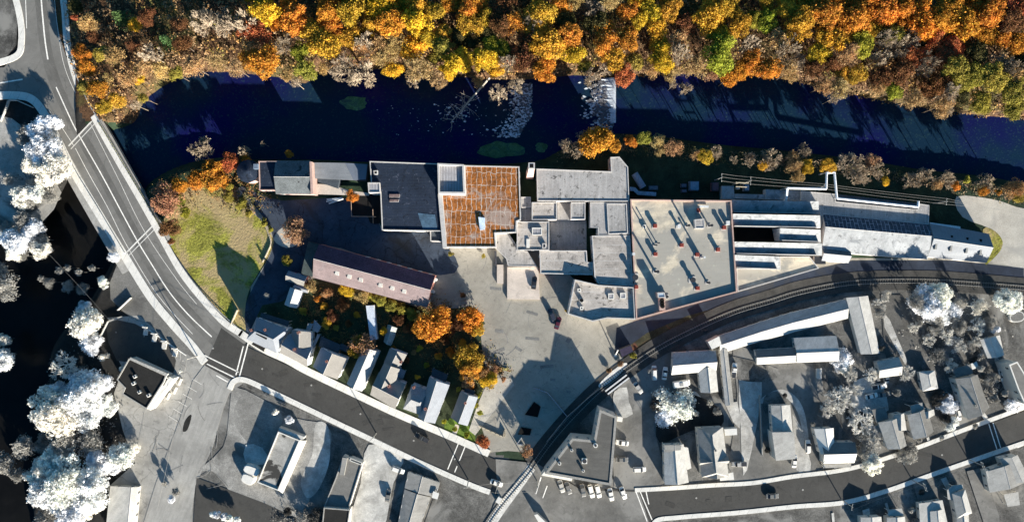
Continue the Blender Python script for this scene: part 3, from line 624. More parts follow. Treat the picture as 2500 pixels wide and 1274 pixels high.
def house(name, label, cat, wings, wall, roof, group=None, roof2=None, chim=None, porch=None, extra=None):
    """wings: (quad, zE, zR[, hip[, off]])"""
    kg = 0.5 if wings[0][0][0][1] > 1180 else 0.64
    if wall is GWALL: wings = [(w_g[0], w_g[1] * kg, w_g[2] * kg) + tuple(w_g[3:]) for w_g in wings]; chim = chim and [(a_, b_, c_ * kg) for a_, b_, c_ in chim]; porch = porch and [(a_, b_ * 0.8, c_) for a_, b_, c_ in porch]
    c = w2(wings[0][0], 0); cx = sum(p[0] for p in c) / 4; cy = sum(p[1] for p in c) / 4
    th = thing(name, label, cat, (cx, cy, 0), 0, group)
    for k, wg in enumerate(wings):
        gable(th, wg[0], wg[1], wg[2] + 0.01 * k, wall, wg[5] if len(wg) > 5 else roof, roof2 if k == 0 else None, wg[3] if len(wg) > 3 else 0, win=(k < 2), off=wg[4] if len(wg) > 4 else 0.5)
    if chim:
        for (px, py, zt) in chim:
            p = P(px, py, zt); m = MB(); m.box((p.x, p.y, zt - 2.4), (0.7, 0.7, 2.4), R(25)); m.box((p.x, p.y, zt), (0.85, 0.85, 0.15), R(25)); ch = m.build('chimney', W_BRICK if roof not in GR else CONCD, th)
            MB().box((p.x, p.y, zt + 0.155), (0.4, 0.4, 0.02), R(25)).build('flue', HOLE, ch)
    if porch:
        for (pts, zt, rm) in porch:
            q = w2(pts, zt); JIT[0] += 1; zt += 0.006 * (JIT[0] % 8); MB().prism(q, zt - 0.2, zt).build('porch_roof', rm, th)
            for p in inset(q, 0.3): m = MB(); m.box((p[0], p[1], 0), (0.16, 0.16, zt - 0.2)); m.build('porch_post', WHITE, th)
    return th

# ================================================================ THE MILL
# round tank and the western range
c_ = P(605, 418, 5.0)
th = thing('round_tower', 'round dark-roofed brick tower at the far left end of the mill, beside the orange bushes', 'tower', (c_.x, c_.y, 0))
m = MB(); m.tube((c_.x, c_.y, -5), (c_.x, c_.y, 4.8), 3.9, 3.9, 32); m.build('wall', W_PINK, th)
m = MB(); m.tube((c_.x, c_.y, 4.8), (c_.x, c_.y, 5.8), 4.1, 0.3, 32); m.build('roof', R_TAR, th)
m = MB(); m.box((c_.x + 3.3, c_.y + 1.5, 3), (1.6, 1.8, 3.4)); m.build('dormer', M('slate_blue_grey', (0.13, 0.17, 0.22), 0.2, 0.5), th)
prism_b('mill_block', 'low dark flat-roofed mill block between the round tower and the ridged brick block', 'mill building', [(632, 394), (676, 394), (676, 465), (634, 465)], 7.5, -5, W_PINK, R_TAR, (0.4, 0.3, COPEP), 'mill buildings', (2.0, 3.4))
th = thing('mill_block', 'mill block with a dark ridged roof and pink end wall, near the mill\'s left end', 'mill building', P(715, 432, 0), 0, 'mill buildings')
gable(th, [(674, 473), (673, 393), (757, 393), (760, 474)], 5.2, 7.0, W_PINK, R_SLATE, R_SLATE, z0=-5, ov=0.15)
m = MB(); m.prism(w2([(756, 395), (761, 395), (765, 474), (759, 474)], 6.6), -5, 6.8); m.build('end_wall', COPEP, th)
p = P(712, 447, 12.4); 
th = thing('mill_shed', 'grey ruined low-roofed mill shed with broken rubble front, right of the pink end wall', 'mill building', P(830, 420, 0), 0, 'mill buildings')
MB().prism(w2([(768, 399), (898, 402), (893, 440), (867, 441), (864, 438), (768, 435)], 3.2), -5, 3.1).build('wall', W_DARK, th)
MB().prism(w2([(767, 397), (842, 398), (863, 440), (770, 436)], 3.4), 3.2, 3.4).build('roof', M('roof_lead_grey', (0.20, 0.21, 0.215), 0.15, 0.2, fine=0.1, streak=R(0)), th)
MB().prism(w2([(842, 398), (897, 401), (893, 438), (863, 440)], 3.3), 3.15, 3.3).build('roof', M('roof_lead_shadow', (0.14, 0.16, 0.19), 0.15, 0.2, fine=0.1), th)  # cast shadow of the tall dark-roofed building, painted as a darker roof piece
MB().prism(w2([(775, 437), (829, 438), (824, 460), (776, 444)], 3), 0, 2.9).build('sunken_bay', R_TAR2, th)
flat('rubble_apron', [(760, 448), (790, 450), (830, 458), (860, 466), (905, 472), (900, 478), (760, 474)], SLAB, 0, z=1.1)
# big dark roofed building
prism_b('mill_building', 'big mill building with a dark blue-black tarred flat roof and white edging', 'mill building', [(903, 394), (1070, 400), (1082, 565), (933, 562), (929, 470), (908, 470)], 12, -5, W_PALE, R_TAR, (0.45, 0.3, COPE), 'mill buildings', (2.5, 4, 1.6, 30))
prism_b('stair_tower', 'small square white stair tower with stained roof, on the left of the dark-roofed building', 'tower', [(898, 446), (927, 446), (929, 471), (900, 471)], 13.5, 0, W_PALE, R_CORR, (0.3, 0.3, COPE))
prism_b('lean_to', 'small dark-roofed boxy annex at the lower right corner of the dark-roofed building', 'annex', [(1050, 560), (1086, 558), (1087, 590), (1051, 589)], 9.0, 0, W_PALE, R_TAR2, (0.5, 0.3, COPE))
prism_b('roof_hatch', 'small square hatch on the upper left of the dark roof', 'roof hatch', [(912, 417), (922, 416), (922, 426), (913, 426)], 13.3, 12, PALEM, HOLE, (0.2, 0.25, COPE), None, base=12)
for pts, lab in (([(950, 474), (976, 474), (976, 482), (950, 482)], 'upper of two flat rusty skylights on the dark tarred roof'), ([(951, 487), (974, 487), (973, 493), (951, 493)], 'lower of two flat skylights on the dark tarred roof')):
    prism_b('skylight', lab, 'skylight', pts, 12.5, 12, PALEM, M('rusty_pane', (0.16, 0.11, 0.10), 0.4, 1), None, 'skylights on the dark roof', base=12)
flat('roof_patch', [(1020, 520), (1062, 524), (1068, 560), (1032, 558)], M('tar_patch_blue', (0.06, 0.11, 0.16), 0.4, 0.3), 0, z=12 * KM + 0.13, kind=None, label='bluish patch of newer felt at the lower right of the dark tarred roof', cat='roof patch')
# white penthouse and rust roof
prism_b('penthouse', 'penthouse with a grey ribbed roof inside a white parapet, between dark roof and rusty roof', 'penthouse', [(1069, 400), (1133, 403), (1136, 474), (1071, 473)], 14.5, 0, W_PALE, R_CORR, (1.3, 0.6, COPE))
prism_b('mill_building', 'mill building with an orange rust flat roof netted by white seams', 'mill building', [(1134, 404), (1268, 407), (1272, 537), (1262, 541), (1261, 568), (1209, 570), (1212, 604), (1087, 604), (1086, 568), (1078, 474), (1135, 476)], 11.5, -5, W_PALE, R_RUST, (0.35, 0.4, COPE), 'mill buildings', (2.5, 4, 1.6, 30))
m = MB(); m.prism(w2([(1069, 474), (1079, 474), (1091, 606), (1081, 606)], 8.6), 0, 8.6); o = m.build('party_wall', COPE); tag(o, 'thick white party wall between the dark roof and the rusty roof', 'wall')
m = MB(); q = w2([(1168, 530), (1184, 532), (1184, 560), (1172, 562)], 7.8); m.prism(q, 7.5, 8.4); o = m.build('tarpaulin', M('tarp_white_blue', (0.5, 0.6, 0.7), 0.25, 0.5)); tag(o, 'small white and blue tarpaulin lying on the rusty roof', 'tarpaulin')
# chimney
c_ = P(1298, 405, 27); b0 = P(1298, 405, 27)
th = thing('chimney_stack', 'tall square pale pink brick chimney stack standing above the river between two roofs', 'chimney', (c_.x, c_.y, -4))
m = MB(); n_ = 4
def frustum(m, c, h0, h1, a, b_, mi=0):
    vs = []
    for z, r in ((h0, a), (h1, b_)): vs += [(c.x - r, c.y - r, z), (c.x + r, c.y - r, z), (c.x + r, c.y + r, z), (c.x - r, c.y + r, z)]
    m.add(vs, [(0, 1, 5, 4), (1, 2, 6, 5), (2, 3, 7, 6), (3, 0, 4, 7), (4, 5, 6, 7)], mi)
frustum(m, c_, -6, 26.5, 1.35, 0.95); m.build('shaft', W_PINK, th)
m = MB(); frustum(m, c_, 26.0, 26.9, 1.05, 1.05); m.build('cap', COPE, th)
m = MB(); frustum(m, c_, 26.85, 26.95, 0.62, 0.62); m.build('flue', HOLE, th)
# central complex
prism_b('mill_building', 'long pale grey flat-roofed mill building above the river, with a nib at its upper right', 'mill building', [(1310, 412), (1492, 419), (1490, 384), (1512, 383), (1533, 408), (1536, 492), (1312, 491)], 10.4, -5, W_PALE, R_GREY, (0.3, 0.3, COPE), 'mill buildings', (2.5, 4, 1.6, 30))
prism_b('mill_building', 'grey-roofed mill building right of the narrow dark light shaft, with a raised right half', 'mill building', [(1441, 493.5), (1536, 493.5), (1538, 572), (1460, 574), (1460, 556), (1442, 555)], 9.8, 0, W_PALE, R_GREY, (0.12, 0.2, COPE), 'mill buildings')
prism_b('roof_deck', 'raised grey roof deck with white left kerb, on the block right of the shaft', 'roof deck', [(1481, 497), (1530, 497), (1533, 570), (1485, 572)], 10.3, 9.8, W_PALE, R_GREY, (0.25, 0.3, COPE), base=9.8)
prism_b('mill_building', 'grey mill building with banded roof left of the beige roof, above the angled block', 'mill building', [(1445, 575.5), (1538, 574), (1546, 699), (1470, 693), (1461, 693), (1451, 674)], 9.7, 0, W_PALE, R_GREY2, (0.25, 0.3, COPE), 'mill buildings', (2.5, 4, 1.6, 20))
prism_b('mill_building', 'angled front mill block with skylights and a crooked lower edge, by the parked cars', 'mill building', [(1403, 682), (1461, 695.5), (1470, 696), (1546, 701), (1550, 779), (1482, 776), (1446, 784), (1386, 766)], 9.6, 0, W_PALE, R_GREY2, (1.1, 0.35, COPE), 'mill buildings', (2.3, 4, 1.3, 24))
for i, (x, y, s_, lab) in enumerate(((1492, 723, 14, 'left of two square skylights side by side on the angled front block'), (1521, 722, 14, 'right of two square skylights side by side on the angled front block'), (1414, 708, 8, 'topmost small skylight at the left edge of the angled front block'), (1420, 752, 8, 'lowest small skylight at the left edge of the angled front block'))):
    prism_b('skylight', lab, 'skylight', [(x - s_ / 2, y - s_ / 2), (x + s_ / 2, y - s_ / 2), (x + s_ / 2, y + s_ / 2), (x - s_ / 2, y + s_ / 2)], 10.4, 9.6, COPE, GLASS if s_ < 10 else R_CORR, (0.15, 0.3, WHITE), 'skylights on the angled block', base=9.6)
p = P(1420, 733, 7.4); th = thing('roof_vent', 'round black-topped vent between two small skylights on the angled front block', 'roof vent', (p.x, p.y, 6.34)); MB().tube((p.x, p.y, 6.3), (p.x, p.y, 7.5), 0.8, n=14).build('pipe', PALEM, th); MB().tube((p.x, p.y, 7.5), (p.x, p.y, 7.6), 0.7, n=14).build('cap', HOLE, th)
prism_b('mill_building', 'small grey mill block with weathered roof and corner weeds left of the light court', 'mill building', [(1298, 494), (1360, 494), (1360, 537), (1298, 538)], 8.6, 0, W_PALE, R_GREY2, (0.45, 0.35, COPE), 'mill buildings')
prism_b('mill_building', 'small square block with a dim roof beside the chimney end of the rusty roof', 'mill building', [(1272, 481), (1296, 481), (1296, 507), (1273, 508)], 7, 0, W_PALE, R_GREY, (0.4, 0.3, COPE), 'mill buildings')
prism_b('mill_building', 'low grey linking roof right of the rusty roof', 'mill building', [(1273, 509), (1296.5, 508), (1297, 538.5), (1263, 540)], 6, 0, W_PALE, R_GREY, None, 'mill buildings')
prism_b('mill_building', 'grey block carrying a framed skylight and a white panel, right of the rusty roof', 'mill building', [(1262, 541), (1341, 541), (1341, 611), (1262, 611)], 9, 0, W_PALE, R_GREY2, (0.35, 0.3, COPE), 'mill buildings', (2.2, 3.6, 1.1, 10))
prism_b('skylight', 'large framed skylight on the block right of the rusty roof', 'skylight', [(1299, 556), (1323, 556), (1323, 574), (1299, 574)], 10, 9, COPE, R_CORR, (0.2, 0.3, WHITE), base=9)
prism_b('roof_panel', 'bright white upright panel box on the block right of the rusty roof', 'roof panel', [(1285, 583), (1293, 583), (1293, 605), (1285, 605)], 9.6, 9, WHITE, WHITE, None, base=9)
prism_b('roof_hatch', 'small dark hatch at the lower right of the framed-skylight block', 'roof hatch', [(1324, 594), (1333, 594), (1333, 606), (1324, 606)], 10, 9, COPE, GLASS, (0.2, 0.3, COPE), base=9)
prism_b('mill_building', 'pale square block between the light court and the narrow dark shaft', 'mill building', [(1394, 494), (1429, 494), (1429, 536), (1394, 536)], 9.4, 0, W_PALE, R_GREY, (0.25, 0.3, COPE), 'mill buildings')
prism_b('light_court', 'sunken light court with a low roof, deep in shade at the centre of the mill', 'light court', [(1343, 538.5), (1432, 538.5), (1432, 610), (1343, 610)], 1.2, 0, W_PALE, R_GREY, None)
prism_b('link_roof', 'low pale sunlit link roof above the light court', 'link roof', [(1361, 494), (1393, 494), (1393, 538), (1361, 538)], 3.4, 0, W_PALE, R_GREY, None)
prism_b('mill_building', 'long grey block with black stains on its roof, below the light court', 'mill building', [(1317, 611.5), (1432, 611.5), (1434, 640), (1447, 640), (1447, 671), (1319, 668)], 8.2, 0, W_BRICK, R_GREY2, (0.35, 0.35, COPE), 'mill buildings', (2.2, 3.6, 1.1, 12))
prism_b('mill_building', 'low pale flat roof that steps down to the concrete loading pad', 'mill building', [(1210, 571), (1242, 570), (1262, 600), (1262, 612.5), (1288, 613), (1311, 650), (1240, 649), (1236, 632), (1210, 606)], 4.2, 0, W_PALE, R_GREY, (0.15, 0.3, COPE), 'mill buildings')
prism_b('loading_pad', 'square pale tan concrete loading pad with the dark car on it', 'loading pad', [(1238, 652), (1314, 651), (1318, 731), (1238, 730)], 0.9, 0, SLAB, SLAB, None)
prism_b('concrete_slab', 'small narrow pale concrete slab left of the loading pad', 'slab', [(1213, 646), (1229, 646), (1229, 693), (1213, 692)], 0.9, 0, SLAB, SLAB, None)
m = MB(); m.prism(w2([(1207, 612), (1212, 612), (1213, 650), (1208, 650)], 2), 0, 1.6); o = m.build('low_wall', W_DARK); tag(o, 'thin dark low wall above the narrow concrete slab', 'wall')
# the big beige roof
prism_b('mill_hall', 'huge mill hall with a beige flat roof dotted with red boxes, pipes and vents', 'mill building', [(1538, 487), (1784, 490), (1798, 713), (1552, 779)], 10.2, 0, W_BRICK, R_BEIGE, (0.9, 0.4, COPEP), 'mill buildings', (2.4, 4, 1.5, 30))
ZR_ = 10.2 * KM + 0.06
def rp(px, py, h=0): return P(px, py, ZR_ + h)
def vent_red(px, py, h, lab, s_=1.15):
    h *= 0.8; p = rp(px, py, h); th = thing('roof_vent', lab, 'roof vent', (p.x, p.y, ZR_), 0, 'red box vents on the beige roof')
    m = MB(); m.box((p.x, p.y, ZR_), (s_, s_, h - 0.25)); m.build('duct', REDM, th)
    m = MB(); frustum(m, p, ZR_ + h - 0.25, ZR_ + h, s_ * 0.62, s_ * 0.5); m.build('hood', REDM, th)
    m = MB(); m.box((p.x, p.y, ZR_ - 0.02), (s_ + 0.7, s_ + 0.7, 0.2)); m.build('curb', COPE, th)
for a in ((1665, 598, 2.1, 'red box vent near the centre of the beige roof, topmost of the middle three'), (1703, 621, 2.1, 'red box vent in the middle of the beige roof, lowest of three close together'), (1754, 609, 2.0, 'dark red box vent right of centre on the beige roof'),
          (1769, 555, 2.4, 'red box vent by the right edge of the beige roof near its top'), (1704, 703, 2.3, 'red box vent low on the beige roof with rust streaks below it'), (1554, 700, 1.8, 'red box vent at the left edge of the beige roof'), (1706, 513, 1.2, 'small red box vent at the top of the beige roof beside the white bar'), (1600, 551, 2.0, 'grey-hooded box vent at the upper left of the beige roof'),
          (1601, 620, 2.0, 'hooded box vent left of centre on the beige roof, right of a tall pipe shadow')):
    vent_red(*a)
def pipe(px, py, h, r, lab, top=DARKM):
    h *= 0.75; p = rp(px, py, h); th = thing('flue_pipe', lab, 'flue pipe', (p.x, p.y, ZR_), 0, 'tall flue pipes on the beige roof')
    MB().tube((p.x, p.y, ZR_), (p.x, p.y, ZR_ + h), r, n=12).build('pipe', PALEM if top is PALEM else DARKM, th); MB().tube((p.x, p.y, ZR_ + h), (p.x, p.y, ZR_ + h + 0.25), r * 1.35, n=12).build('cap', top, th)
    MB().box((p.x, p.y, ZR_ - 0.02), (r * 3.4, r * 3.4, 0.25)).build('curb', COPE, th)
for a in ((1682, 550, 5.0, 0.34, 'tall flue pipe just left of the penthouse on the beige roof'), (1738, 550, 5.2, 0.36, 'tall flue pipe right of the penthouse on the beige roof'), (1606, 663, 6.5, 0.42, 'tallest dark flue pipe with a long shadow, lower left of the beige roof'),
          (1603, 598, 5.6, 0.22, 'thin pale pipe of a twin pair left of centre on the beige roof'), (1609, 593, 5.0, 0.2, 'thin short pipe of a twin pair left of centre on the beige roof'), (1720, 628, 5.5, 0.3, 'pale flue pipe with a bright foot in the middle of the beige roof', PALEM),
          (1731, 690, 3.4, 0.36, 'short flue pipe on the lower right of the beige roof'), (1692, 683, 2.2, 0.7, 'stout black-capped flue on the lower middle of the beige roof'), (1551, 677, 2.4, 0.8, 'stout dark flue at the left edge of the beige roof'),
          (1658, 552, 1.8, 0.5, 'short pale flue left of the penthouse on the beige roof', PALEM), (1547, 620, 2.6, 0.4, 'short crooked flue at the left edge of the beige roof', PALEM), (1628, 724, 1.2, 0.45, 'small round black-topped flue right of the lower penthouse on the beige roof')): pipe(*a)
th = prism_b('roof_penthouse', 'weathered square penthouse in the upper middle of the beige roof', 'penthouse', [(1695, 536), (1719, 534), (1720, 558), (1697, 558)], ZR_ / KM + 2.6, ZR_ / KM, W_PALE, R_GREY, (0.2, 0.3, COPE), base=ZR_ / KM)
th = prism_b('roof_penthouse', 'narrow brick penthouse with round openings near the lower edge of the beige roof', 'penthouse', [(1605, 714), (1622, 714), (1625, 726), (1606, 727)], ZR_ / KM + 5.2, ZR_ / KM, W_PINK, M('roof_pale_blue', (0.3, 0.36, 0.42), 0.15, 1), (0.2, 0.3, COPE), base=ZR_ / KM)
prism_b('roof_housing', 'pink brick housing with dark round openings below the narrow penthouse', 'roof housing', [(1608, 728), (1623, 728), (1625, 757), (1610, 758)], ZR_ / KM + 3.2, ZR_ / KM, W_PINK, COPEP, None, base=ZR_ / KM)
for k in range(3):
    zt_ = ZR_ + 3.2 * KM; p = P(1616 + k * 0.6, 733 + k * 7, zt_); o = MB().tube((p.x, p.y, zt_), (p.x, p.y, zt_ + 0.25), 0.8, n=14).build('round_opening', HOLE); tag(o, 'dark round opening on the pink brick roof housing, %s of three' % ('top', 'middle', 'bottom')[k], 'vent opening', 'round openings on the roof housing')
m = MB(); m.prism(w2([(1707, 501), (1730, 502), (1730, 507), (1707, 506)], ZR_ + 1), ZR_ + 0.4, ZR_ + 1.1); o = m.build('duct', PALEM); tag(o, 'white horizontal duct at the top of the beige roof', 'duct')
p = rp(1572, 553, 0.6); prism_b('skylight', 'small square skylight at the upper left of the beige roof', 'skylight', [(1569, 549), (1577, 549), (1577, 557), (1569, 557)], ZR_ / KM + 0.9, ZR_ / KM, COPE, GLASS, (0.12, 0.25, WHITE), base=ZR_ / KM)
p = rp(1778, 544, 1.2); prism_b('cooling_box', 'small pale blue box unit at the right parapet of the beige roof', 'rooftop unit', [(1773, 539), (1782, 539), (1782, 549), (1773, 549)], ZR_ / KM + 2.0, ZR_ / KM, PALEM, PALEM, None, base=ZR_ / KM)
# sawtooth range
def tooth(label, x0, x1, yt, yb, zt, zb, skew=4.0, z0=0):
    """sawtooth bay: upright north face at yt (high), slope falling to yb (low)"""
    zt = 10.2 * KM + (zt - 10.2); zb = zt - 2.0
    A, B_ = P(x0, yt, zt), P(x1, yt + skew, zt); D, C_ = P(x0 + 1, yb, zb), P(x1 + 1, yb + skew, zb)
    c = (A + C_) / 2; th = thing('sawtooth_bay', label, 'sawtooth roof', (c.x, c.y, 0), 0, 'sawtooth roof bays')
    v = lambda p, z: (p.x, p.y, z)
    MB().add([v(A, z0), v(B_, z0), v(C_, z0), v(D, z0), v(A, zt), v(B_, zt), v(C_, zb), v(D, zb)], [(3, 2, 1, 0), (0, 1, 5, 4), (1, 2, 6, 5), (2, 3, 7, 6), (3, 0, 4, 7)]).build('wall', W_PALE, th)
    up = 0.12; MB().add([v(A, zt), v(B_, zt), v(C_, zb), v(D, zb), v(A, zt + up), v(B_, zt + up), v(C_, zb + up), v(D, zb + up)], [(0, 3, 2, 1), (4, 7, 6, 5)][:0] + [(7, 6, 5, 4), (0, 1, 5, 4), (1, 2, 6, 5), (2, 3, 7, 6), (3, 0, 4, 7)]).build('roof_slope', R_SAW, th)
    u1, u2 = D.lerp(C_, 0.0), D.lerp(C_, 0.93)
    MB().add([(u1.x, u1.y + 0.28, zb), (u2.x, u2.y + 0.28, zb), (u2.x, u2.y + 0.04, zb), (u1.x, u1.y + 0.04, zb), (u1.x, u1.y + 0.28, zt - 0.03), (u2.x, u2.y + 0.28, zt - 0.03), (u2.x, u2.y + 0.04, zt - 0.03), (u1.x, u1.y + 0.04, zt - 0.03)], [(0, 1, 2, 3), (7, 6, 5, 4), (0, 4, 5, 1), (1, 5, 6, 2), (2, 6, 7, 3), (3, 7, 4, 0)]).build('gutter_wall', COPE, th)
    n = max(2, int((x1 - x0) / 18))
    for k in range(n):
        a = A.lerp(B_, (k + 0.08) / n); b_ = A.lerp(B_, (k + 0.92) / n)
        MB().add([(a.x, a.y + 0.03, zb + 0.3), (b_.x, b_.y + 0.03, zb + 0.3), (b_.x, b_.y + 0.03, zt - 0.2), (a.x, a.y + 0.03, zt - 0.2), (a.x, a.y - 0.02, zb + 0.3), (b_.x, b_.y - 0.02, zb + 0.3), (b_.x, b_.y - 0.02, zt - 0.2), (a.x, a.y - 0.02, zt - 0.2)], [(3, 2, 1, 0), (0, 1, 5, 4), (2, 3, 7, 6), (1, 2, 6, 5), (3, 0, 4, 7)]).build('window', GLASS, th)
prism_b('mill_annex', 'low shaded square annex at the upper left corner of the sawtooth range', 'annex', [(1762, 454), (1792, 454), (1793, 486), (1763, 486)], 4.2, 0, W_PALE, R_SAW, None)
prism_b('mill_annex', 'long low shaded annex above the sawtooth range, left of the white pipe', 'annex', [(1793.5, 473), (1869, 475), (1869, 486.5), (1793.5, 485)], 4.0, 0, W_PALE, R_SAW, None)
prism_b('mill_annex', 'low shaded annex under the white pipe, above the sawtooth range', 'annex', [(1869.5, 462), (1955, 466), (1955, 490), (1869.5, 487)], 4.6, 0, W_PALE, R_SAW, None)
tooth('topmost shaded sawtooth bay, widest and flattest of the range', 1787, 1998, 488, 519, 9.6, 8.2)
tooth('sawtooth bay with a bright strip, second from the top of the range', 1789, 2002, 522, 553, 11.2, 9.0)
tooth('short sawtooth bay right of the black shaft', 1903, 2003, 557, 588, 11.2, 9.0)
tooth('long sawtooth bay directly below the black shaft', 1793, 2006, 590, 620, 11.2, 9.0)
tooth('short sawtooth bay at the lower left of the range', 1794, 1903, 622, 654, 11.2, 9.0)
prism_b('mill_annex', 'beige flat-roofed annex at the lower edge of the sawtooth range', 'annex', [(1797, 656), (1903, 656), (1903, 626), (1975, 626), (1998, 655), (1800, 712)], 6.4, 0, W_PALE, R_BEIGE, (0.5, 0.3, COPE))
prism_b('dark_cabin', 'small black-roofed box at the lower right end of the sawtooth range', 'annex', [(1988, 626), (2016, 626), (2016, 645), (1988, 645)], 6.0, 0, W_PALE, DARKM, None)
prism_b('light_shaft', 'black open light shaft with debris between sawtooth bays', 'light shaft', [(1794, 556), (1900, 558), (1901, 588), (1795, 588)], 0.6, 0, W_DARK, HOLE, None)
p = P(1857, 556, 6)
# east range
prism_b('mill_building', 'long grey flat-roofed range behind the dark glazed slope, under the white steam pipe', 'mill building', [(1956, 466), (2040, 474), (2040, 492), (2240, 512), (2242, 497), (2268, 501), (2267, 548), (2010, 523), (2004, 558), (2003, 524), (1990, 492), (1956, 490)], 6.5, 0, W_PALE, R_GREY, (0.15, 0.2, COPE), 'mill buildings')
prism_b('pipe_trench', 'low dark strip roof along the white steam pipe on the long grey range', 'annex', [(2041, 474), (2239, 496), (2239, 511), (2041, 491)], 5.0, 0, W_PALE, R_TAR2, None)
th = thing('mill_building', 'long ridged mill building with a dark glazed upper slope and a whitish lower slope', 'mill building', tuple(P(2140, 580, 0)), 0, 'mill buildings')
gable(th, [(2006, 614), (2010, 524), (2268, 549), (2264, 633)], 4.4, 6.8, W_PALE, R_SAW, R_GRID, ov=0.1, off=0.66)
th = thing('mill_building', 'ridged metal-roofed extension at the far right end of the mill, with slots of roof lights', 'mill building', tuple(P(2340, 600, 0)), 0, 'mill buildings')
gable(th, [(2266, 627), (2271, 544), (2414, 571), (2408, 641)], 4.2, 7.2, W_PALE, R_METW, R_METW, ov=0.1, off=0.52)
MB().prism(w2([(2271, 543), (2345, 553), (2345, 560), (2271, 552)], 4.4), 0, 4.35).build('eaves_extension', PALEM, th)
for k, (x, y, mt, h) in enumerate(((2323, 582, HOLE, 6.25), (2361, 587, HOLE, 6.25), (2394, 591, HOLE, 6.25), (2285, 602, CONCD, 6.25), (2322, 606, CONCD, 6.25), (2360, 611, CONCD, 6.25), (2394, 615, CONCD, 6.25))):
    p = P(x, y, h); q_ = MB(); q_.box((p.x, p.y, h - 0.65), (0.65, 2.1, 0.85), R(-8)); q_.build('roof_light', mt, th)
th = thing('mill_annex', 'small gabled annex with a shade-coloured top slope below the left end of the ridged building', 'annex', tuple(P(2040, 620, 0)))
gable(th, [(2006, 637), (2007, 601), (2075, 609), (2071, 642)], 4.0, 5.8, W_PALE, R_METW, R_SLATE, ov=0.1)  # dark slate on the north slope paints in its shade
# steam pipe: thing with pipe runs and posts
zs = 6.5; pts = [(1922, 489), (1922, 459), (2017, 461), (2018, 421), (2037, 421), (2043, 484), (2241, 505), (2242, 491)]
w_ = [P(a, b_, zs if 0 < i < 6 else 5.6) for i, (a, b_) in enumerate(pts)]
th = thing('steam_pipe', 'white steam pipe that loops up over the trees and runs along the grey range', 'pipe', (w_[2].x, w_[2].y, 0))
m = MB(); w_[0].z = 4.6
for a, b_ in zip(w_, w_[1:]): m.tube(a, b_, 0.42, n=8)
m.tube(w_[0], Vector((w_[0].x, w_[0].y, 2.6)), 0.42); m.build('pipe', M('pipe_white', (0.75, 0.75, 0.74), 0.08, 1), th)
for i in (1, 2, 3, 4, 5): MB().tube((w_[i].x, w_[i].y, 0), (w_[i].x, w_[i].y, zs), 0.15).build('support_post', PALEM, th)
# transformer yard and yard objects north of the beige roof
for nm, pts, z, mt, lab, cat in (('ibc_tank', [(1684, 442), (1707, 442), (1707, 465), (1684, 465)], 2.4, M('plate_blue_grey', (0.22, 0.27, 0.33), 0.2, 1), 'pale blue-grey square equipment cabinet in the dark yard above the beige roof', 'cabinet'),
        ('crate', [(1663, 448), (1677, 448), (1677, 458), (1663, 458)], 1.3, M('crate_grey', (0.16, 0.15, 0.18), 0.3, 2), 'upper of two small grey crates in the dark yard above the beige roof', 'crate'),
        ('crate', [(1664, 462), (1677, 462), (1677, 470), (1664, 470)], 1.3, M('crate_grey', (0.16, 0.15, 0.18), 0.3, 2), 'lower of two small grey crates in the dark yard above the beige roof', 'crate'),
        ('crate', [(1738, 445), (1755, 445), (1755, 466), (1738, 466)], 2.2, M('brick_dim', (0.13, 0.07, 0.08), 0.2, 2), 'dull brick-coloured bin right of the blue-grey cabinet', 'bin'),
        ('pallet_stack', [(1584, 453), (1607, 453), (1607, 464), (1584, 464)], 0.9, M('pallet_grey', (0.13, 0.16, 0.19), 0.3, 2), 'stack of grey pallets above the left end of the beige roof', 'pallets'),
        ('generator', [(1817, 450), (1830, 450), (1830, 466), (1817, 466)], 2.2, M('plate_pale', (0.25, 0.3, 0.35), 0.2, 1), 'pale box cabinet beside the wooden pole frame', 'cabinet')):
    prism_b(nm, lab, cat, pts, z, 0, mt, mt, (0.1, 0.15, DARKM))
th = thing('fuel_tank', 'long grey trailer-like tank lying askew at the right of the nib-roofed building', 'tank', tuple(P(1560, 440, 0)))
a, b_ = P(1549, 424, 1.6), P(1570, 458, 1.6); m = MB(); m.tube(a, b_, 1.25, n=18); m.build('shell', M('tank_grey', (0.2, 0.24, 0.3), 0.15, 1), th)
m = MB(); m.box((a.lerp(b_, .2).x, a.lerp(b_, .2).y, 0), (0.4, 2, 0.6), R(30)); m.box((a.lerp(b_, .8).x, a.lerp(b_, .8).y, 0), (0.4, 2, 0.6), R(30)); m.build('cradle', CONCD, th)
m = MB(); ribbon(m, [(1537, 461), (1549, 462), (1558, 471), (1602, 474)], 1.4, 0.6, 1.4, 0, 0); o = m.build('conveyor', M('conveyor_blue', (0.3, 0.38, 0.46), 0.3, 0.8)); tag(o, 'pale blue-grey bent conveyor lying just above the beige roof', 'conveyor')
for k, (a, b_) in enumerate((((798, 487), (836, 483)), ((797, 492), (836, 484)), ((803, 497), (838, 485)))):
    m = MB(); q1, q2 = P(a[0], a[1], 0.35), P(b_[0], b_[1], 0.45 + 0.1 * k); m.tube(q1, q2, 0.28, n=8); o = m.build('pipe_length', PALEM); tag(o, 'white pipe length lying fanned on the dark yard, %s of three' % ('top', 'middle', 'bottom')[k], 'pipe', 'loose white pipes on the yard')
m = MB()
for a, b_ in (((857, 488), (858, 528)), ((858, 528), (917, 529)), ((910, 511), (911, 546))): m.tube(P(*a, 1.4), P(*b_, 1.4), 0.11, n=5)
for a in ((857, 488), (858, 528), (917, 529)): q = P(*a, 1.4); m.tube((q.x, q.y, 0), q, 0.08, n=5)
o = m.build('rail_fence', M('rust_rail', (0.4, 0.28, 0.2), 0.2, 1)); tag(o, 'thin tan rail fence around a dark pit left of the dark-roofed building', 'fence')
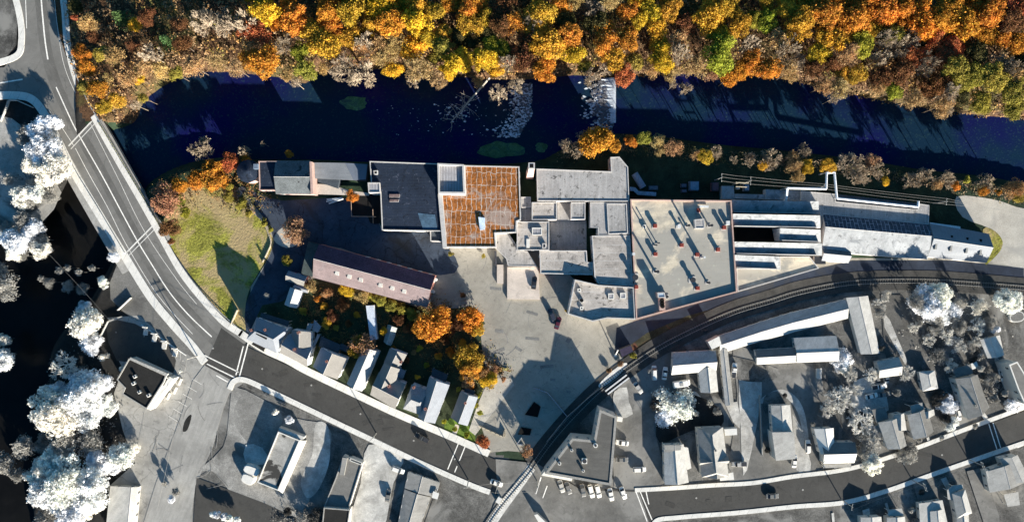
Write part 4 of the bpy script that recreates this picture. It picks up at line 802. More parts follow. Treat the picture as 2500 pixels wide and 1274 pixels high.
flat('dark_pit', [(862, 480), (925, 480), (930, 540), (905, 545), (895, 527), (862, 526)], M('pit_soil', (0.012, 0.011, 0.01), 0.4, 0.3), 3)
# the long barn
th = thing('barn', 'long barn with a shade-darkened upper roof slope and dusty pink lower slope, in the yard', 'barn', tuple(P(905, 670, 0)))
gable(th, [(764, 677), (779, 596), (1062, 673), (1042, 750)], 5.6, 9.0, W_BRICK, R_PURP, R_PURPD, ov=0.1, off=0.56)
for x, y in ((823, 667), (853, 675), (881, 683), (929, 696), (958, 703), (987, 711)):
    p = P(x, y, 7.6); MB().box((p.x, p.y, 6.9), (1.4, 1.4, 0.95), R(-15)).build('roof_light', M('skylight_cream', (0.6, 0.56, 0.48), 0.1, 1), th)
prism_b('barn_annex', 'shaded low grey-green roofed annex at the left end of the long barn', 'annex', [(752, 589), (778, 596), (763, 640), (764, 676), (735, 669)], 4.2, 0, W_DARK, M('annex_felt', (0.06, 0.075, 0.07), 0.3, 0.3), None)
p = P(1062, 682, 3); m = MB(); m.tube((p.x, p.y, 0), (p.x, p.y, 3.4), 0.7, n=14); o = m.build('silo_drum', PALEM); tag(o, 'small pale upright drum at the right gable of the long barn', 'drum')
p = P(1058, 712, 1); m = MB(); m.tube((p.x, p.y, 0), (p.x, p.y, 1.2), 0.55, n=14); o = m.build('water_drum', WHITE); tag(o, 'small round white drum below the right gable of the long barn', 'drum')
# sheds
red = M('wall_red_wood', (0.42, 0.06, 0.05), 0.15, 1)
house('shed', 'small gabled shed with a red end wall, left of the overgrown hedge', 'shed', [([(699, 684), (706, 662), (748, 675), (740, 697)], 2.6, 4.0)], red, R_SHINGT, 'sheds behind the houses', R_SHING)
house('shed', 'narrow grey lean-to shed just under the red-ended shed', 'shed', [([(716, 706), (721, 695), (753, 703), (749, 714)], 2.2, 2.7)], W_TAN, R_SHING, 'sheds behind the houses')
house('shed', 'pale gabled shed turned upright, third and lowest of the three sheds beside the lawn drive', 'shed', [([(696, 742), (724, 750), (736, 712), (709, 703)], 2.8, 4.3)], W_WHITE, M('shed_pale', (0.42, 0.43, 0.42), 0.1, 1), 'sheds behind the houses')
house('shed', 'small shed with a mossy pale roof right of the long white trailer', 'shed', [([(938, 832), (954, 842), (968, 802), (947, 794)], 2.6, 3.8)], W_WHITE, M('shed_mossy', (0.3, 0.31, 0.28), 0.3, 1.2), 'sheds behind the houses')
prism_b('trailer', 'long narrow white box trailer standing upright in the back yard', 'trailer', [(893, 746), (913, 745), (921, 828), (904, 831)], 3.0, 0.6, W_WHITE, M('trailer_top', (0.5, 0.54, 0.58), 0.15, 0.4), None)
# ================================================================ THE ROW OF COLOUR HOUSES
HG = 'houses in the row along the dark street'
th = house('house', 'leftmost house of the row, with a hipped blue-grey roof and black roof deck', 'house', [([(604, 827), (628, 776), (699, 804), (674, 860)], 7.2, 10.0, 0.22)], W_WHITE, R_SHING, HG,
      chim=[(613, 806, 9.2), (647, 805, 9.4), (670, 826, 9.2)], porch=[([(614, 840), (619, 834), (648, 847), (644, 858)], 3.4, GBLK), ([(638, 763), (706, 784), (703, 797), (634, 776)], 4.6, R_TAR2), ([(688, 803), (700, 807), (683, 862), (670, 858)], 3.0, R_METW)])
p = [(x, y) for x, y in w2([(628, 807), (655, 819), (650, 829), (625, 816)], 9.8)]; MB().prism(p, 8.2, 9.8).build('roof_deck', GBLK, th)
house('house', 'second house of the row from the left, with an L-shaped roof and a rear wing', 'house', [([(749, 893), (759, 850), (706, 816), (685, 860)][::1], 6.0, 8.8, 0, 0.45), ([(713, 805), (757, 812), (757, 850), (712, 838)][::1], 5.9, 8.2), ], W_WHITE, R_SHINGT, HG, R_SHING,
      chim=[(728, 812, 9.6), (718, 853, 9.6)], porch=[([(752, 789), (765, 790), (758, 806), (747, 804)], 4, R_METW), ([(767, 780), (784, 797), (776, 812), (762, 806)], 3.4, R_SHING), ([(775, 815), (782, 817), (754, 876), (748, 874)], 3.0, R_METW)])
house('house', 'third house of the row, with a squat ridge roof split into shade-blue and sunlit grey', 'house', [([(766, 894), (823, 924), (845, 876), (785, 850)], 5.6, 8.2)], W_WHITE, R_SHING, HG, R_SHINGT, chim=[(797, 882, 8.9)], porch=[([(784, 820), (832, 842), (826, 862), (778, 845)], 3.2, R_TAR2), ([(832, 838), (852, 846), (848, 860), (828, 852)], 2.8, R_TAR2)])
house('house', 'fourth house of the row, long and narrow with a bright white right slope', 'house', [([(848, 935), (884, 953), (923, 860), (888, 846)], 5.4, 7.8)], W_WHITE, M('roof_white_shingle', (0.33, 0.33, 0.32), 0.1, 0.4), HG, M('roof_white_shingle', (0.33, 0.33, 0.32), 0.1, 0.4))
house('house', 'fifth house of the row, stepped in three gables one behind another', 'house', [([(964, 996), (988, 938), (926, 910), (906, 963)], 6.0, 8.4, 0, 0.45), ([(911, 942), (960, 944), (974, 902), (939, 886)], 6.1, 8.3), ([(939, 884), (974, 898), (991, 866), (953, 851)], 5.0, 6.8)], W_WHITE, R_SHINGT, HG, chim=[(949, 943, 9.4), (978, 884, 8.0)], porch=[([(974, 897), (991, 905), (984, 924), (965, 921)], 3.2, R_SHING)])
house('house', 'sixth and largest house of the row, with crossing gables meeting at one peak', 'house', [([(1022, 1016), (1062, 1031), (1096, 941), (1049, 921)], 6.4, 9.4, 0, 0.4), ([(986, 996), (1006, 940), (1046, 955), (1030, 1012)], 6.2, 9.0, 0.3)], W_WHITE, M('roof_light_shingle', (0.27, 0.27, 0.265), 0.1, 0.4), HG, R_SHING, chim=[(1010, 946, 9.6), (1038, 998, 10.2)], porch=[([(1056, 898), (1094, 914), (1088, 932), (1053, 918)], 3.6, R_TAR2)])
house('house', 'seventh house, at the right end of the row, with a small green front lawn', 'house', [([(1102, 1017), (1141, 1037), (1165, 971), (1125, 957)], 5.6, 8.2)], W_WHITE, R_SHINGT, HG, R_SHING, chim=[(1136, 984, 8.9)], porch=[([(1136, 945), (1160, 954), (1155, 966), (1132, 958)], 3.0, R_TAR2)])
# ================================================================ DISTRICT BUILDINGS (grey)
th = prism_b('shop', 'black flat-roofed shop with a pale stepped front and roof machines, by the white parking bays', 'shop', [(286, 926), (316, 874), (407, 916), (401, 932), (359, 998), (299, 961), (305, 946)], 4.8, 0, GWALL, GBLK, (0.35, 0.35, M('coping_grey', g(0.3), 0.2, 1)))
m = MB(); m.prism(w2([(413, 919), (424, 924), (366, 1001), (358, 997)], 4.4), 0, 4.4); m.build('front_canopy', WHITE, th)
m = MB(); m.prism(w2([(318, 872), (410, 912), (407, 917), (316, 877)], 5.6), 4.7, 5.6); m.build('sign_frame', M('frame_grey', g(0.35), 0.4, 2), th)
for i, (x, y) in enumerate(((328, 919), (325, 936), (339, 957), (362, 965))):
    p = P(x, y, 5.8); t2 = thing('rooftop_unit', 'white rooftop unit on the black shop roof, %s from its upper left' % ('first', 'second', 'third', 'fourth')[i], 'rooftop unit', (p.x, p.y, 4.85), 0, 'units on the black shop roof')
    MB().box((p.x, p.y, 4.8), (1.1 + 0.25 * (i % 2), 1.0, 0.9), R(30)).build('casing', WHITE, t2); MB().tube((p.x, p.y, 5.7), (p.x, p.y, 5.8), 0.35, n=10).build('fan', DARKM, t2)
prism_b('shop_canopy', 'small square dark canopy with a white rim at the upper right corner of the shop', 'canopy', [(401, 917), (414, 923), (402, 945), (391, 937)], 4.2, 0, GWALL, GBLK, (0.3, 0.35, WHITE))
house('warehouse', 'grey metal-roofed warehouse at the lower left corner, cut by the frame', 'warehouse', [([(258, 1300), (325, 1300), (336, 1190), (270, 1188)], 5, 6.2, 0, 0.8)], GWALL, GR[3], None, GR[4])
th = prism_b('house', 'long roofless-looking white-rimmed building with a patchy flat roof, right of the white tanks', 'house', [(680, 1052), (733, 1074), (680, 1196), (629, 1176)], 2.9, 0, GWALL, M('roof_patchy', g(0.34), 0.3, 0.15, fine=0.2, stain=(g(0.03), 0.12, 0.53, 0.05, 0.95)), (0.5, 0.3, WHITE), 'district houses', (2.4, 3.4, 1, 12))
MB().prism(w2([(681, 1043), (743, 1066), (740, 1072), (734, 1073), (680, 1050)], 2.8), 0, 2.8).build('porch_roof', GR[3], th)
MB().add([*[(p.x, p.y, 3.1) for p in PP([(733, 1074), (680, 1196)], 3.1)], *[(p.x, p.y, 2.2) for p in PP([(690, 1204), (746, 1076)], 2.2)]], [(0, 1, 2, 3)]).build('lean_to_roof', WHITE, th)
MB().prism(w2([(734, 1074), (745, 1077), (689, 1203), (681, 1197)], 2.1), 0, 2.1).build('lean_to_wall', GWALL, th)
for i, (q, lab) in enumerate((([(600, 1134), (631, 1145), (625, 1163), (595, 1152)], 'upper of two rounded white tanks left of the patchy flat-roofed building'), ([(594, 1155), (621, 1166), (612, 1185), (589, 1174)], 'lower of two rounded white tanks left of the patchy flat-roofed building'))):
    qq = w2(smoothline(q, 3, True), 2.6); c = (sum(p[0] for p in qq) / len(qq), sum(p[1] for p in qq) / len(qq)); th = thing('storage_tank', lab, 'tank', (c[0], c[1], 0), 0, 'white tanks')
    MB().prism(qq, 0.2, 2.2).build('shell', WHITE, th); MB().prism(inset(qq, 0.35), 2.2, 2.6).build('lid', WHITE, th)
th = prism_b('house', 'dark grey flat-roofed long building with a white right edge, beside the pale parking strip', 'house', [(838, 1112), (886, 1130), (852, 1240), (791, 1236), (820, 1165)], 2.8, 0, GWALL, GR[0], (0.4, 0.3, CONCD), 'district houses', (2.4, 3.4, 1, 12))
prism_b('annex', 'near-black low annex with a white patch below the dark flat-roofed long building', 'annex', [(791, 1238), (855, 1243), (848, 1290), (786, 1290)], 4, 0, GWALL, GBLK, (0.3, 0.3, CONCD))
prism_b('roof_dormer', 'raised ribbed roof box on the upper end of the dark flat-roofed long building', 'roof box', [(836, 1116), (848, 1118), (840, 1160), (829, 1158)], 3.6, 2.8, GWALD, GR[1], None, base=2.8)
prism_b('deck', 'white railed deck at the upper end of the dark flat-roofed long building', 'deck', [(857, 1116), (885, 1127), (883, 1133), (855, 1122)], 2.7, 0, GWALL, GR[0], (0.9, 0.15, WHITE))
DG = 'district houses'
house('house', 'house with grey front slope and dazzling white rear slope, left of the grass lot', 'house', [([(990, 1190), (1062, 1212), (1072, 1178), (998, 1152)][:], 3.0, 4.4, 0, 0.45), ([(968, 1300), (1018, 1300), (1050, 1215), (988, 1196)], 3.0, 4.8)], GWALL, GR[1], DG, GR[1], porch=[([(1058, 1198), (1072, 1204), (1068, 1218), (1054, 1214)], 3, WHITE)])
for i, (x, y) in enumerate(((1013, 1160), (1022, 1164), (1038, 1170), (1051, 1177), (1060, 1182))):
    pass
house('house', 'triangular corner building', 'store', [([(1397, 1066), (1452, 1073), (1450, 1084), (1392, 1076)], 5.2, 5.8)], GWALL, GR[2], DG) if False else None
th = prism_b('store', 'wedge-shaped grey flat-roofed store with a pale parapet, at the rail crossing corner', 'store', [(1330, 1155), (1397, 1069), (1450, 1074), (1464, 999), (1506, 1016), (1492, 1184)], 8.0, 0, GWALL, M('roof_striped_grey', g(0.10), 0.12, 0.2, fine=0.12, streak=R(-6)), (0.3, 0.8, M('parapet_pale', g(0.26), 0.15, 1)), None, (2.2, 3.6, 1.1, 16))
m = MB(); m.prism(w2([(1322, 1160), (1330, 1150), (1398, 1165), (1396, 1174)], 4.5), 0, 4.4); m.build('corner_canopy', CONC, th)
for i, (x, y, s_) in enumerate(((1427, 1125, 1.3), (1396, 1099, 0.5), (1424, 1149, 0.5), (1454, 1087, 0.8), (1366, 1131, 0.6))):
    p = P(x, y, 9); t2 = thing('rooftop_unit', 'white rooftop unit on the wedge-shaped store, %s' % ('largest, near its middle', 'small one at the upper left', 'small one below the largest', 'round one at the foot of the narrow wing', 'small one near the pale left parapet')[i], 'rooftop unit', (p.x, p.y, 8.05), 0, 'units on the wedge-shaped store')
    MB().tube((p.x, p.y, 6.25), (p.x, p.y, 9.1), s_, n=12 if s_ < 1 else 4).build('casing', WHITE, t2); MB().tube((p.x, p.y, 9.1), (p.x, p.y, 9.18), s_ * 0.6, n=10).build('fan', DARKM, t2)
prism_b('annex', 'small white box annex at the right of the narrow wing of the wedge-shaped store', 'annex', [(1508, 1016), (1521, 1018), (1519, 1030), (1506, 1028)], 3, 0, GWALL, WHITE, None)
house('house', 'L-shaped house with a pale wide roof beside the white camper and the covered walk', 'house', [([(1641, 914), (1644, 862), (1745, 856), (1747, 904)], 5, 7.6, 0, 0.45), ([(1712, 956), (1752, 954), (1746, 890), (1706, 905)], 5, 7.0)], GWALL, GR[3], DG, GR[2])
LG = 'long curved terrace sections'
for q, lab in (([(1760, 862), (1757, 820), (1847, 790), (1853, 833)], 'left section of the long curved pale-roofed terrace'), ([(1853.5, 832.5), (1847.5, 789.5), (1924, 766), (1931, 812)], 'middle section of the long curved pale-roofed terrace'), ([(1931.5, 811.5), (1924.5, 765.5), (2066, 731), (2068, 777)], 'right section of the long curved pale-roofed terrace')):
    house('terrace', lab, 'terrace', [(q, 2.8, 4.2)], GWALL, GR[4], LG, GR[2])  # north slopes get a darker grey, their shade set in the roof colour
house('terrace', 'tall pale ridged end block at the right end of the curved terrace', 'terrace', [([(2102, 862), (2147, 860), (2119, 724), (2067, 729)], 4.0, 5.6)], GWALL, GR[3], LG)
house('covered_walk', 'narrow straight covered walk running down from the curved terrace', 'covered walk', [([(1789, 1040), (1806, 1036), (1775, 852), (1756, 853)][:4], 3.2, 3.9)] if False else [([(1771, 988), (1791, 985), (1776, 853), (1757, 853)], 3.2, 3.9)], GWALL, GR[3], None, GR[1])
prism_b('porch', 'small white cube porch at the left end of the curved terrace', 'porch', [(1728, 834), (1756, 820), (1762, 842), (1738, 853)], 3.6, 0, GWALL, CONC, None)
house('garage_row', 'grey gabled garage row inside the curve of the terrace, with a bright lower slope', 'garage row', [([(1850, 889), (1845, 855), (1944, 849), (1946, 884)], 4, 5.6)], GWALL, GR[4], None, GR[0])
house('garage_row', 'pale wide gabled garage inside the curve of the terrace, left of the white tree', 'garage row', [([(1947, 884), (1940, 826), (2040, 821), (2046, 880)], 4.6, 6.4, 0, 0.4)], GWALL, GR[4], None, GR[3])
house('shed', 'tiny pale shed below the wide gabled garage', 'shed', [([(1995, 922), (2005, 922), (2006, 901), (1995, 901)], 2.3, 3.0)], GWALL, GR[3], None)
house('house', 'tall narrow pale ridged house left of the star-roofed house', 'house', [([(1624, 1180), (1680, 1175), (1668, 1086), (1622, 1088)], 6.4, 8.8)], GWALL, GR[4], DG, GR[3], porch=[([(1666, 1090), (1680, 1092), (1688, 1142), (1678, 1146)], 3, WHITE), ([(1622, 1086), (1664, 1086), (1662, 1098), (1624, 1102)], 7, GR[1])])
house('house', 'large house with crossing dormer gables making a star, behind a white street awning', 'house', [([(1714, 1162), (1778, 1160), (1764, 1044), (1703, 1047)], 6.4, 10.0, 0.12), ([(1709, 1118), (1709, 1134), (1776, 1130), (1774, 1112)], 6.3, 9.2), ([(1728, 1164), (1768, 1162), (1764, 1128), (1728, 1130)], 6.5, 8.9)], GWALL, GR[1], DG, GR[2], chim=[(1747, 1099, 10.8)], porch=[([(1757, 1160), (1790, 1152), (1792, 1170), (1758, 1173)], 2.9, WHITE)])
prism_b('shed', 'small white flat shed at the right of the star-roofed house', 'shed', [(1768, 1047), (1799, 1045), (1800, 1061), (1770, 1063)], 2.6, 0, GWALL, WHITE, None)
th = house('house', 'pale grey two-part house in the middle of the pale driveway loop', 'house', [([(1888, 1056), (1934, 1054), (1928, 990), (1884, 992)], 6.2, 7.4)], GWALL, GR[2], DG, GR[3])
MB().prism(w2([(1886, 1056), (1937, 1055), (1940, 1118), (1895, 1122)], 5.6), 0, 5.6).build('wall', GWALL, th); MB().prism(inset(w2([(1886, 1056), (1937, 1055), (1940, 1118), (1895, 1122)], 5.6), -0.2), 5.6, 5.8).build('flat_roof', GR[2], th)
house('house', 'dark-roofed L-shaped house with its lower slope coloured sunlit white, under the two big bare trees', 'house', [([(2012, 1130), (2008, 1082), (2086, 1080), (2084, 1128)], 6.0, 8.6), ([(2004, 1106), (2036, 1100), (2034, 1046), (1989, 1048)], 6.0, 7.8)], GWALL, WHITE, DG, GR[0], porch=[([(2010, 1133), (2078, 1131), (2078, 1140), (2010, 1142)], 3.0, CONCD)])  # white roof material puts the sunlight into the south slope's colour
house('house', 'small house with two round dormers above the parked cars of the car court', 'house', [([(2148, 921), (2143, 884), (2193, 873), (2200, 914)], 4.8, 6.8)], GWALL, GR[3], DG, GR[2])
house('house', 'striped grey steep-roofed house with a pale half-hip, right of the white tree by the street', 'house', [([(2168, 1094), (2212, 1086), (2196, 1020), (2146, 1032)], 6.2, 9.2), ([(2178, 1046), (2212, 1048), (2206, 1010), (2184, 1014)], 6.2, 8.2)], GWALL, GR[2], DG, GR[1], porch=[([(2128, 1000), (2160, 994), (2170, 1022), (2140, 1032)], 4.4, GR[0]), ([(2118, 1042), (2148, 1036), (2152, 1072), (2130, 1078)], 3.4, GR[1])])
house('house', 'grey house with a square sunken roof deck, between two dark-white trees', 'house', [([(2231, 1070), (2278, 1052), (2262, 996), (2217, 1014)], 6.2, 9.0), ([(2244, 1022), (2280, 1012), (2278, 1000), (2246, 1008)], 6.2, 8.0)], GWALL, GR[2], DG, GR[0], porch=[([(2222, 990), (2252, 982), (2258, 1006), (2226, 1012)], 5.4, GR[1])])
house('house', 'small pale square gabled outbuilding below the thicket, left of the big grey house', 'outbuilding', [([(2254, 953), (2289, 947), (2281, 906), (2245, 909)], 3.6, 4.6, 0.2)], GWALL, GR[3], DG)
house('house', 'biggest grey house of the lower right, with a white lit gable front', 'house', [([(2364, 1022), (2412, 994), (2386, 916), (2334, 926)], 6.8, 10.2), ([(2366, 1020), (2413, 994), (2404, 972), (2356, 996)], 6.6, 9.0)], GWALL, GR[1], DG, GR[0], porch=[([(2323, 902), (2370, 888), (2376, 912), (2336, 922)], 5.0, GR[0]), ([(2364, 890), (2384, 882), (2390, 896), (2374, 902)], 3.6, WHITE)], chim=[(2384, 990, 10.6)])
house('garage', 'pale gabled garage with a dark left slope, beside the backyard pool', 'garage', [([(2412, 872), (2450, 866), (2440, 820), (2394, 830)], 4.2, 6.0, 0, 0.4)], GWALL, GR[4], None, GR[4])
th = prism_b('house', 'long house with a windowed white left wall at the right edge of the frame', 'house', [(2462, 890), (2482, 882), (2560, 1010), (2500, 985), (2484, 950)], 7, 0, GWALL, GR[0], (0.4, 0.4, WHITE), DG, (1.5, 2.6, 1, 14))
# bottom row
house('house', 'small pale-roofed house at the bottom edge, leftmost of the bottom row', 'house', [([(2104, 1310), (2156, 1310), (2150, 1262), (2103, 1264)], 6, 7.5)], GWALL, GR[3], DG)
house('house', 'pale house with a rounded grey porch, second of the bottom row', 'house', [([(2168, 1310), (2212, 1310), (2208, 1262), (2167, 1264)], 6, 7.8)], GWALL, GR[3], DG, porch=[([(2167, 1244), (2202, 1240), (2206, 1258), (2169, 1260)], 3.4, GR[2])])
house('house', 'wide pale house with a raised right part, third of the bottom row', 'house', [([(2250, 1310), (2320, 1310), (2300, 1222), (2245, 1230)], 5.0, 5.8), ([(2276, 1310), (2310, 1310), (2302, 1244), (2272, 1250)], 6.4, 7.6)], GWALL, GR[3], DG)
house('house', 'house with a polygonal porch and twin hipped tops, fourth of the bottom row', 'house', [([(2338, 1262), (2372, 1250), (2356, 1196), (2326, 1206)], 6.6, 9.2, 0.2), ([(2342, 1310), (2366, 1310), (2364, 1256), (2336, 1262)], 5.6, 7.2)], GWALL, GR[2], DG, GR[3], porch=[([(2312, 1196), (2326, 1184), (2350, 1182), (2352, 1192), (2330, 1200), (2326, 1220), (2314, 1218)], 3.4, GR[2])])
house('house', 'large grey house with white corner windows, rightmost of the bottom row by the crosswalk', 'house', [([(2418, 1200), (2502, 1176), (2486, 1124), (2408, 1152)], 6.8, 9.4), ([(2468, 1180), (2510, 1164), (2484, 1112), (2444, 1120)], 6.8, 9.6)], GWALL, GR[2], DG, GR[1], porch=[([(2406, 1150), (2456, 1130), (2460, 1150), (2412, 1168)], 4.4, GR[2]), ([(2450, 1206), (2486, 1200), (2490, 1232), (2460, 1236)], 3.4, GR[2])])
prism_b('shed', 'long low white-roofed shed end at the bottom edge, below the car park', 'shed', [(1304, 1256), (1312, 1254), (1350, 1290), (1330, 1300)], 2.6, 0, GWALL, WHITE, None)
# pool
c_ = P(2473, 775, 0); th = thing('pool', 'rounded grey above-ground pool in the yard below the white tree, at the right', 'pool', (c_.x, c_.y, 0))
q = w2(smoothline([(2468, 766), (2480, 760), (2496, 762), (2502, 774), (2494, 784), (2474, 786), (2466, 778)], 4, True), 1.2); MB().prism(q, 0, 1.2).build('wall', CONC, th); MB().prism(inset(q, 0.3), 1.2, 1.23).build('cover', GR[0], th)
# billboard-like sign gantry, fences
def fence(label, pts, mat=WOOD, h=1.2, w_=0.12, sm=0):
    q0 = P(*pts[0], 0); th = thing('fence', label, 'fence', (q0.x, q0.y, 0)); m = MB(); ribbon(m, pts, w_, 0.1, h, 0, sm); m.build('panel', mat, th)
    dl = smoothline(pts, 6)
    for a, b_ in dl: q = P(a, b_, h); m = MB(); m.box((q.x, q.y, 0), (0.16, 0.16, h + 0.15)); m.build('post', mat, th)
TANF = M('fence_tan', (0.42, 0.36, 0.26), 0.2, 1)
fence('pale kerb fence curving down the right side of the lawn', [(638, 528), (645, 545), (650, 560), (661, 590), (654, 612), (640, 640)], TANF, 0.7, 0.35, 4)
fence('short tan fence at the lawn corner by the first house of the row', [(578, 757), (562, 793)], TANF, 1.2, 0.3)
fence('tan corner fence around the gravel plot at the right end of the house row', [(1170, 1040), (1228, 1066), (1232, 1049)], TANF, 0.9, 0.3)
fence('thin rail fence crossing the shaded lot towards the railway', [(1303, 947), (1337, 959), (1384, 1016)], M('rail_blue_grey', (0.3, 0.33, 0.36), 0.2, 1), 0.8, 0.22)
fence('short corner fence at the bottom of the shaded lot', [(1278, 1086), (1263, 1083), (1273, 1068)], M('rail_blue_grey', (0.3, 0.33, 0.36), 0.2, 1), 0.8, 0.25)
fence('pale fence at the tip of the shop lot, pointing at the river trees', [(318, 727), (286, 757)], M('fence_pale', g(0.4), 0.2, 1), 1.2, 0.3)
fence('long pale fence between the river trees and the shop lot', [(295, 773), (262, 785), (232, 845)], M('fence_pale', g(0.4), 0.2, 1), 1.2, 0.3)
fence('straight dark fence left of the two-part house in the driveway loop', [(1856, 965), (1862, 1112)], CONCD, 1.2, 0.35)
fence('thin rail fence along the upper side of the railway ballast', [(1335, 1078), (1385, 1017), (1440, 968), (1470, 945)], CONCD, 0.9, 0.15)
fence('ring fence at the far left beside the bending river road', [(0, 296), (14, 262), (20, 245), (40, 245), (78, 262)], M('fence_pale', g(0.4), 0.2, 1), 1.1, 0.3)
o = flat('hole', [(1304, 980), (1320, 992), (1313, 1018), (1281, 1012)], HOLE, 0, kind=None, label='upper of two black pits with pale rims in the shaded blue lot', cat='pit')
o = flat('hole', [(1272, 1042), (1298, 1046), (1294, 1062), (1264, 1060)], HOLE, 0, kind=None, label='lower of two black pits with pale rims in the shaded blue lot', cat='pit')
flat('asphalt_patch', [(460, 1015), (468, 1014), (458, 1048), (446, 1052), (450, 1030)], DARKG, 3, z=0.22)
prism_b('purple_shelter', 'small plum-roofed shelter beside the railway at the foot of the mill lane', 'shelter', [(1512, 853), (1540, 842), (1546, 858), (1518, 873)], 2.4, 0, W_DARK, M('roof_plum', (0.035, 0.028, 0.05), 0.2, 1), (0.08, 0.12, DARKM))
# ================================================================ VEGETATION
rnd = random.Random(11)
def leaf_quad(m, p, n, s, rr):
    n = n.normalized(); u = n.orthogonal().normalized(); v = n.cross(u); a = rr.random() * 6.28
    u2 = u * math.cos(a) + v * math.sin(a); v2 = n.cross(u2); s2 = s * rr.uniform(0.6, 1.0)
    m.add([p - u2 * s - v2 * s2 * .5, p + u2 * s * .3 - v2 * s2, p + u2 * s + v2 * s2 * .3, p - u2 * s * .2 + v2 * s2], [(0, 1, 2, 3)])
def rdir(rr):
    while True:
        v = Vector((rr.uniform(-1, 1), rr.uniform(-1, 1), rr.uniform(-1, 1)))
        if 0.05 < v.length < 1: return v.normalized()
def crown_mesh(seed, n=7000, flat_=0.7, nb=20, ls=0.036):
    rr = random.Random(seed); m = MB(); blobs = []
    for i in range(nb):
        d_ = rdir(rr); d_.z = abs(d_.z) * 0.9 - 0.15; k = rr.uniform(0.3, 0.78); blobs.append((Vector((d_.x * k, d_.y * k, d_.z * k * flat_)), rr.uniform(0.16, 0.40)))
    blobs.append((Vector((0, 0, 0.05)), 0.5))
    tot = sum(b_[1] ** 2 for b_ in blobs)
    for c, r in blobs:
        for k in range(int(n * r * r / tot)):
            d_ = rdir(rr)
            if d_.z < -0.5 and rr.random() < .7: d_.z = -d_.z
            p = c + d_ * r * (rr.uniform(0.62, 1.05) + (rr.uniform(0, 0.35) if rr.random() < 0.18 else 0)); nn = d_ * 0.8 + rdir(rr) * 1.0
            leaf_quad(m, p, nn, ls * rr.uniform(0.6, 1.5), rr)
    me = bpy.data.meshes.new('crown'); me.from_pydata(m.v, [], m.f); me.materials.append(LEAF); me.update(); return me
def trunk_mesh(seed):
    rr = random.Random(seed); m = MB(); m.tube((0, 0, 0), (0.02, 0, 0.6), 0.03, 0.02, 6)
    for k in range(5):
        a = k * 1.26 + rr.random(); m.tube((0.01, 0, 0.38 + 0.05 * k), (0.16 * math.cos(a), 0.16 * math.sin(a), 0.72 + 0.03 * k), 0.014, 0.005, 5)
    me = bpy.data.meshes.new('trunk'); me.from_pydata(m.v, [], m.f); me.materials.append(BARK); me.update(); return me
def bare_mesh(seed, lean=0.0, fine=True, spread=1.0):
    """unit: crown radius 1; z 0..1.6"""
    rr = random.Random(seed); m = MB(); tw = MB()
    def grow_(p, d_, L, r, lv):
        q = p + d_ * L; mm = m if lv < 2 else tw
        mm.tube(p, q, r, r * 0.62, 3 if lv > 1 else 5, cap=False)
        if lv >= (4 if fine else 3):
            return
        k = (5, 4, 4, 4, 3)[lv]
        for i in range(k):
            t_ = rr.uniform(0.45, 1.0) if i else 1.0
            e = (d_ + rdir(rr) * (0.75 if lv else 0.95) * spread + Vector((lean, 0, 0.12))).normalized()
            grow_(p + d_ * L * t_, e, L * rr.uniform(0.55, 0.8), max(r * 0.58, 0.009), lv + 1)
    m.tube((0, 0, 0), (0, 0, 0.45), 0.05, 0.04, 6)
    for i in range(6):
        a = i * 1.05 + rr.random(); e = Vector((math.cos(a) * 0.9, math.sin(a) * 0.9, 0.75)).normalized()
        grow_(Vector((0, 0, 0.35 + 0.03 * i)), e, 0.42, 0.03, 0)
    def mk(mb_, nm):
        me = bpy.data.meshes.new(nm); me.from_pydata([tuple(v) for v in mb_.v], [], mb_.f); me.materials.append(BARK); me.update(); return me
    return mk(m, 'limbs'), mk(tw, 'twigs')
def fir_mesh(seed):
    rr = random.Random(seed); m = MB()
    for k in range(16):
        z = 0.15 + k * 0.105; r = 1.0 * (1 - (k / 16)) ** 0.8 + 0.06
        for j in range(11):
            a = j * 0.571 + k * 0.4 + rr.random() * 0.3; L = r * rr.uniform(0.75, 1.05)
            for s_ in range(7):
                t_ = (s_ + 1) / 7; p = Vector((math.cos(a) * L * t_, math.sin(a) * L * t_, z - 0.12 * t_ * L)); leaf_quad(m, p + rdir(rr) * 0.03, Vector((0, 0, 1)) + rdir(rr) * 0.6, 0.075 * (1.2 - t_ * .5), rr)
    me = bpy.data.meshes.new('crown'); me.from_pydata(m.v, [], m.f); me.materials.append(NEED); me.update(); return me
CROWNS = [crown_mesh(100 + i) for i in range(7)]; SMALL = [crown_mesh(200 + i, 1500, 0.7, 9, 0.075) for i in range(3)]
SPARSE = [crown_mesh(300 + i, 2200, 0.8, 20, 0.032) for i in range(3)]
TRUNKS = [trunk_mesh(i) for i in range(2)]; BARES = [bare_mesh(400 + i) for i in range(4)]; FIR = fir_mesh(5)
COL = {'Y': (0.58, 0.36, 0.03), 'G': (0.50, 0.30, 0.035), 'O': (0.52, 0.22, 0.03), 'R': (0.42, 0.13, 0.05), 'N': (0.27, 0.26, 0.03), 'K': (0.42, 0.28, 0.12), 'D': (0.07, 0.06, 0.02), 'B': (0.34, 0.27, 0.19),
       'P': (0.40, 0.22, 0.12), 'X': (0.17, 0.075, 0.03), 'E': (0.07, 0.13, 0.04), 'W': g(0.92), 'w': g(0.35), 'b': g(0.62), 'd': g(0.07), 'H': (0.30, 0.25, 0.045)}
CN = {'Y': 'bright yellow', 'G': 'golden', 'O': 'orange', 'R': 'coral red', 'N': 'yellow-green', 'K': 'tan', 'D': 'dark olive', 'B': 'bare grey', 'P': 'pinkish orange', 'X': 'russet brown', 'E': 'dark green', 'W': 'glaring white', 'w': 'grey leafy', 'b': 'bare grey', 'd': 'near-black', 'H': 'mossy green'}
TREES = []
